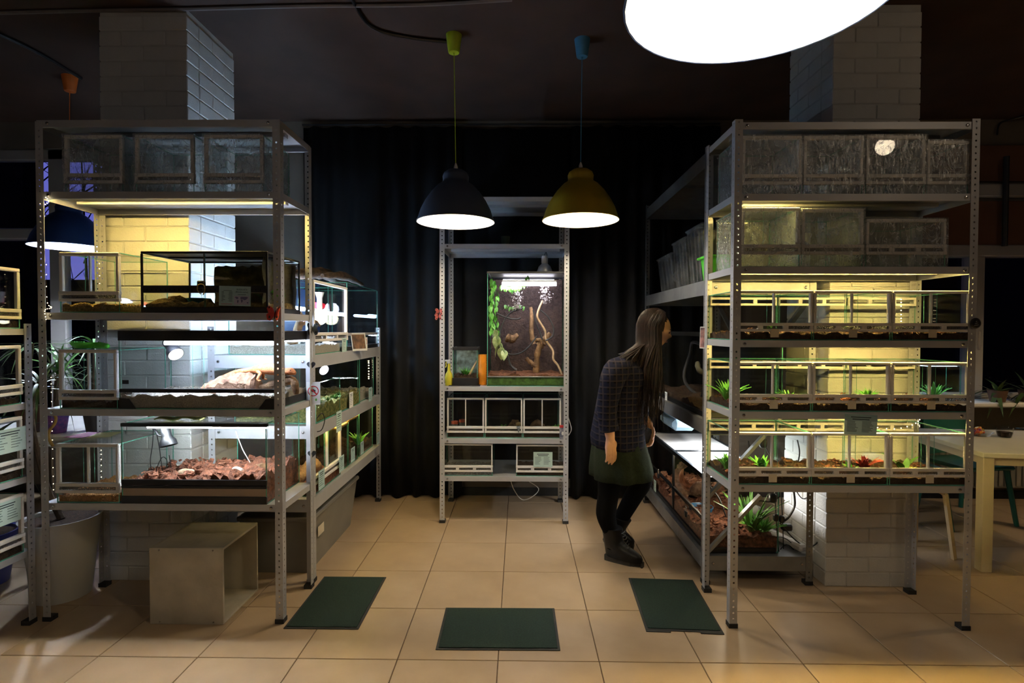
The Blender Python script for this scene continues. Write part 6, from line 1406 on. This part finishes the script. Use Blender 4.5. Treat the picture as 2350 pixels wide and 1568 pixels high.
limb([wp(1436, 845, -.05), shN, wp(1398, 895, -.19), elN, wp(1396, 972, -.205), wrN], [.06, .055, .046, .040, .036, .027])
hand(wrN, Vector((.012, .0, -.17)), (-.35, .95, -.0), 1, .26)
shF = wp(1440, 845, .15); elF = wp(1455, 930, .20); wrF = wp(1490, 975, .10)
limb([wp(1446, 845, .05), shF, wp(1445, 890, .18), elF, wp(1474, 953, .15), wrF], [.055, .052, .044, .038, .034, .026])
hand(wrF, Vector((.0, -.05, -.16)), (-.8, -.5, -.1), -1, .55)
# legs
hipA = wp(1432, 1035, .05); knA = wp(1476, 1098, .06); anA = wp(1412, 1212, .10)
hipB = wp(1412, 1035, -.05); knB = wp(1396, 1135, -.06); anB = wp(1408, 1240, -.06)
limb([hipA, wp(1455, 1065, .06), knA, wp(1452, 1140, .075), anA], [.085, .076, .055, .050, .036])
limb([hipB, wp(1402, 1085, -.06), knB, wp(1392, 1185, -.065), anB], [.085, .076, .057, .054, .038])
for an, d in ((anB, Vector((.16, -.11, -.10))), (anA, Vector((.10, .0, -.09)))):
    limb([an, an + d * .35 + Vector((0, 0, -.03)), an + d * .6 + Vector((0, 0, -.012))], [.034, .028, .02])
body = g.build('body', M_SKIN, per, True, 180)
rm = body.modifiers.new('merge', 'REMESH'); rm.mode = 'VOXEL'; rm.voxel_size = .0042; rm.use_smooth_shade = True
sm = body.modifiers.new('soften', 'SMOOTH'); sm.factor = .5; sm.iterations = 3
# face details
def facep(x, yy, z): return L_(hc + Rh @ Vector((x * .096, yy * .074, z * .114)))
m = MB()
for sg in (-1, 1): m.ell(facep(.83, sg * .38, .0), (.012, .010, .008), 10, 8)
m.build('eye', mat('eye_dark', (.03, .02, .015), .2), per, True, 80)
m = MB()
for sg in (-1, 1): m.tube([facep(.97, sg * .18, .17), facep(.95, sg * .36, .21), facep(.84, sg * .55, .16)], [.003, .0035, .002], 6)
m.build('eyebrow', M_HAIR, per, True)
m = MB(); m.ell(facep(.945, 0, -.50), (.006, .019, .007), 12, 8); m.build('lips', mat('lips', (.42, .14, .10), .5), per, True, 80)
# shirt
def eloop(c, rx, ry, n=28, wob=0., seed=0., tilt=0.):
    out = []; c = L_(c)
    for k in range(n):
        a = 2 * PI * k / n; r = 1 + wob * math.sin(a * 7 + seed) + wob * .6 * math.sin(a * 11 + 2 * seed); v = Vector((rx * math.cos(a) * r, ry * math.sin(a) * r, 0))
        if tilt: v = Matrix.Rotation(tilt, 3, 'Y') @ v
        out.append(c + v)
    return out
m = MB()
R_ = [(1420, 1022, .172, .205, .03, 0), (1418, 1000, .172, .20, .025, 0), (1420, 960, .158, .19, .02, 0), (1424, 920, .150, .185, .015, .05), (1430, 885, .148, .195, .01, .15), (1437, 860, .138, .205, .005, .3), (1446, 842, .115, .185, 0, .45), (1456, 830, .085, .12, 0, .6), (1464, 822, .064, .07, 0, .6)]
m.rings([eloop(wp(a, b), c, d, wob=e, seed=i * .35, tilt=t_) for i, (a, b, c, d, e, t_) in enumerate(R_)], False)
sh_ = m.build('shirt', M_PLAID, per, True, 80); so = sh_.modifiers.new('t', 'SOLIDIFY'); so.thickness = .004
def sleeve(name, pts, rs, seed):
    m = MB(); P = bez([L_(p) for p in pts], 5); r = _interp(rs, len(P)); r = [q * (1 + .03 * math.sin(i * 1.7 + seed)) for i, q in enumerate(r)]
    m.tube(P, r, 18, True); o = m.build(name, M_PLAID, per, True, 80); return o
sleeve('sleeve', [wp(1432, 848, -.10), wp(1412, 856, -.18), wp(1400, 895, -.20), elN, wp(1395, 965, -.205), wp(1398, 986, -.203)], [.085, .082, .068, .062, .058, .056], 1)
sleeve('sleeve', [wp(1440, 848, .09), wp(1440, 856, .16), wp(1446, 895, .19), elF, wp(1466, 945, .17), wp(1476, 957, .145)], [.085, .08, .064, .058, .052, .05], 2)
m = MB(); m.tube([L_(wp(1397, 978, -.204)), L_(wp(1399, 988, -.203))], .059, 18); m.build('cuff', M_PLAID, per, True, 40)
m = MB(); m.rings([eloop(wp(1450, 838), .10, .125, tilt=.5), eloop(wp(1461, 822), .085, .10, tilt=.5), eloop(wp(1452, 832), .112, .138, tilt=.5)], False); m.build('collar', M_PLAID, per, True, 60)
# skirt
m = MB(); R_ = [(1420, 992, .15, .18, 0, 0), (1421, 1020, .165, .195, .02, 0), (1424, 1050, .180, .205, .04, 0), (1426, 1075, .190, .21, .05, 0), (1427, 1092, .192, .212, .055, -.02)]
m.rings([eloop(wp(a, b), c, d, 56, e, .3 + .05 * i, t_) for i, (a, b, c, d, e, t_) in enumerate(R_)], False)
sk = m.build('skirt', M_SKIRT, per, True, 80); so = sk.modifiers.new('t', 'SOLIDIFY'); so.thickness = .006
# tights
for pts, rs in (([wp(1434, 1045, .05), wp(1455, 1065, .06), knA, wp(1453, 1140, .075), wp(1428, 1185, .09), anA, anA + Vector((0, 0, -.05))], [.093, .084, .064, .060, .050, .046, .046]), ([wp(1411, 1045, -.05), wp(1402, 1085, -.06), knB, wp(1391, 1180, -.065), wp(1400, 1215, -.062), anB, anB + Vector((.0, 0, -.05))], [.093, .084, .066, .064, .050, .046, .046])):
    m = MB(); P = bez([L_(p) for p in pts], 5); m.tube(P, _interp(rs, len(P)), 18, True); m.build('tights_leg', M_TIGHTS, per, True, 80)
# boots
def boot(ankle, heel, toe, sole_z, label, lift=0., knee=None):
    """heel, toe: ground points (x,y); shaft from the sole up to the ankle"""
    t = bpy.data.objects.new(label, None); 
    h = Vector((heel[0], heel[1], sole_z + lift)); q = Vector((toe[0], toe[1], sole_z)); d = (q - h); l = d.length; f = d.normalized(); s = Vector((-f.y, f.x, 0)).normalized(); up = s.cross(f) * -1
    if up.z < 0: up = -up
    def outline(u, k=1.): # half width along the foot
        return k * (.038 * math.sin(PI * min(1, .25 + u * .9)) ** .5 + .010 * math.exp(-((u - .72) / .2) ** 2)) if u < .97 else k * .022
    us = [0, .04, .12, .25, .4, .55, .7, .82, .92, .98, 1.0]
    poly = [(u, outline(u) if 0 < u < 1 else .014) for u in us]; ring = [(u, w_) for u, w_ in poly] + [(u, -w_) for u, w_ in reversed(poly)]
    m = MB(); m.rings([[L_(h + f * l * u + s * w_ + up * z) for u, w_ in ring] for z in (.0, .028)], True); so = m.build('boot_sole', M_SOLE, per, False)
    tr = MB()
    for k in range(9):
        u = .07 + k * .1; tr.obox(L_(h + f * l * u + up * -.0), (.012, outline(u) * 1.95, .010), (0, 0, math.atan2(f.y, f.x)))
    tr.build('tread', M_SOLE, so)
    # upper: rings from sole going up to the shaft
    a = Vector(ankle); rings_ = []
    for k, (z, c0, c1, ww) in enumerate(((.026, 0.02, .985, 1.06), (.045, .01, .985, 1.08), (.066, -.005, .95, 1.12), (.084, -.01, .80, 1.25), (.098, -.015, .64, 1.36))):
        rings_.append([L_(h + f * l * (c0 + (c1 - c0) * (.5 + .5 * math.cos(t_)) ) + s * (.040 * ww * math.sin(t_)) + up * (z - 0)) for t_ in [2 * PI * j / 20 for j in range(20)]])
    kd = (Vector(knee) - a).normalized(); c_top = a + kd * .085
    for k, c in enumerate((a + kd * .0, a + kd * .03, a + kd * .06, c_top)):
        rr_ = .064 + .0015 * k; rings_.append([L_(c + f * rr_ * math.cos(t_) + s * (rr_ - .006) * math.sin(t_)) for t_ in [2 * PI * j / 20 for j in range(20)]])
    m = MB(); m.rings(rings_, True); b = m.build('boot', M_BOOT, per, True, 60)
    lc = MB()
    for k in range(6):
        c = h + f * l * (.62 - .03 * k) + up * (.10 + .018 * k); lc.tube([L_(c - s * .024), L_(c + f * .006), L_(c + s * .024)], .0028, 5)
    lc.build('laces', mat('lace_grey', (.06, .06, .06), .8), b, True)
    m = MB(); e = c_top - f * .055; m.tube(bez([L_(e), L_(e - f * .02 + up * .02), L_(e - f * .035 + up * .012)]), .005, 5, True, 2.); m.build('pull_tab', M_BOOT, b, True)
    return b
boot(anB, (.560, 3.47), (.775, 3.33), .0, 'boot_b', knee=knB)
boot(anA, (.575, 3.66), (.77, 3.60), .0, 'boot_a', .05, knee=knA)
# phone in the far hand
m = MB(); c = wrF + Vector((-.03, -.045, -.085)); m.obox((0, 0, 0), (.075, .010, .14), (.15, .5, .3)); tag(m.build('smartphone', M_BLACK, None, loc=c), 'black smartphone held in the woman\'s far hand', 'phone')
# hair: cap plus long strands
m = MB()
def hairfn(v):
    x, yy, z = v; 
    return Vector((x * (1.0 if x < 0 else .93), yy, z))
cap = MB(); cap.ell(L_(hc + Rh @ Vector((-.012, 0, .012))), (.104, .088, .116), 30, 22, rot=Rh, fn=hairfn)
# cut the face opening
cf = []; cm = []
for f in cap.f:
    c = sum((Vector(cap.v[i]) for i in f), Vector()) / len(f); q = Rh.inverted() @ (c - L_(hc))
    if q.x > .022 + .25 * max(0, q.z + .02) and q.z < .085 - .3 * max(0, q.x - .06): continue
    if q.x > .0 and q.z < -.03 - .2 * (.04 - q.x) : continue
    cf.append(f)
m.add(cap.v, cf)
rr = random.Random(8)
for k in range(760):
    a = rr.uniform(0, 2 * PI); side = math.sin(a); fwd = math.cos(a)
    if fwd > .26: continue
    px_ = rr.uniform(-.35, .55)                 # where along the parting the strand leaves
    P = []
    for q in range(5):
        th = q / 4.; ph = math.radians(6 + 86 * th); fx = px_ * (1 - th) * .8 + fwd * math.sin(ph) * (th ** .5 if th else 0); sy_ = side * math.sin(ph); zz_ = math.sqrt(max(0., 1 - min(1., fx * fx * .9 + sy_ * sy_)))
        P.append(hc + Rh @ Vector((-.012 + .108 * fx, .092 * sy_, .012 + .121 * (zz_ if th < .8 else math.cos(ph)))))
    u = (fwd + 1) / 1.26 + rr.uniform(-.12, .12)
    dy = (-.15 if side < 0 else .13) * (abs(side) ** .5) * rr.uniform(.7, 1.05) - .01
    mid1 = hc + Vector((.104 * fwd - .014, .115 * side, -.09))
    if u < .24: mid2 = wp(rr.uniform(1418, 1452), rr.uniform(818, 842), dy * 1.3); e = wp(rr.uniform(1402, 1450), rr.uniform(850, 930), dy * 1.45)
    else: mid2 = wp(1440 + 72 * u, 848 + rr.uniform(-6, 6), dy); e = wp(1446 + 64 * u + rr.uniform(-12, 12), rr.uniform(915, 1000), dy * 1.15 - .02)
    P += [mid1, mid2, mid2.lerp(e, .5) + Vector((rr.uniform(-.014, .016), rr.uniform(-.01, .01), 0)), e]
    P = bez([L_(p) for p in P], 2); n_ = len(P) - 1
    r0 = rr.uniform(.0035, .0075); m.tube(P, [r0 * (.5 if i == 0 else 1) * (1 - .85 * (i / n_) ** 2.5) for i in range(n_ + 1)], 4)
m.build('hair', M_HAIR, per, True, 80)
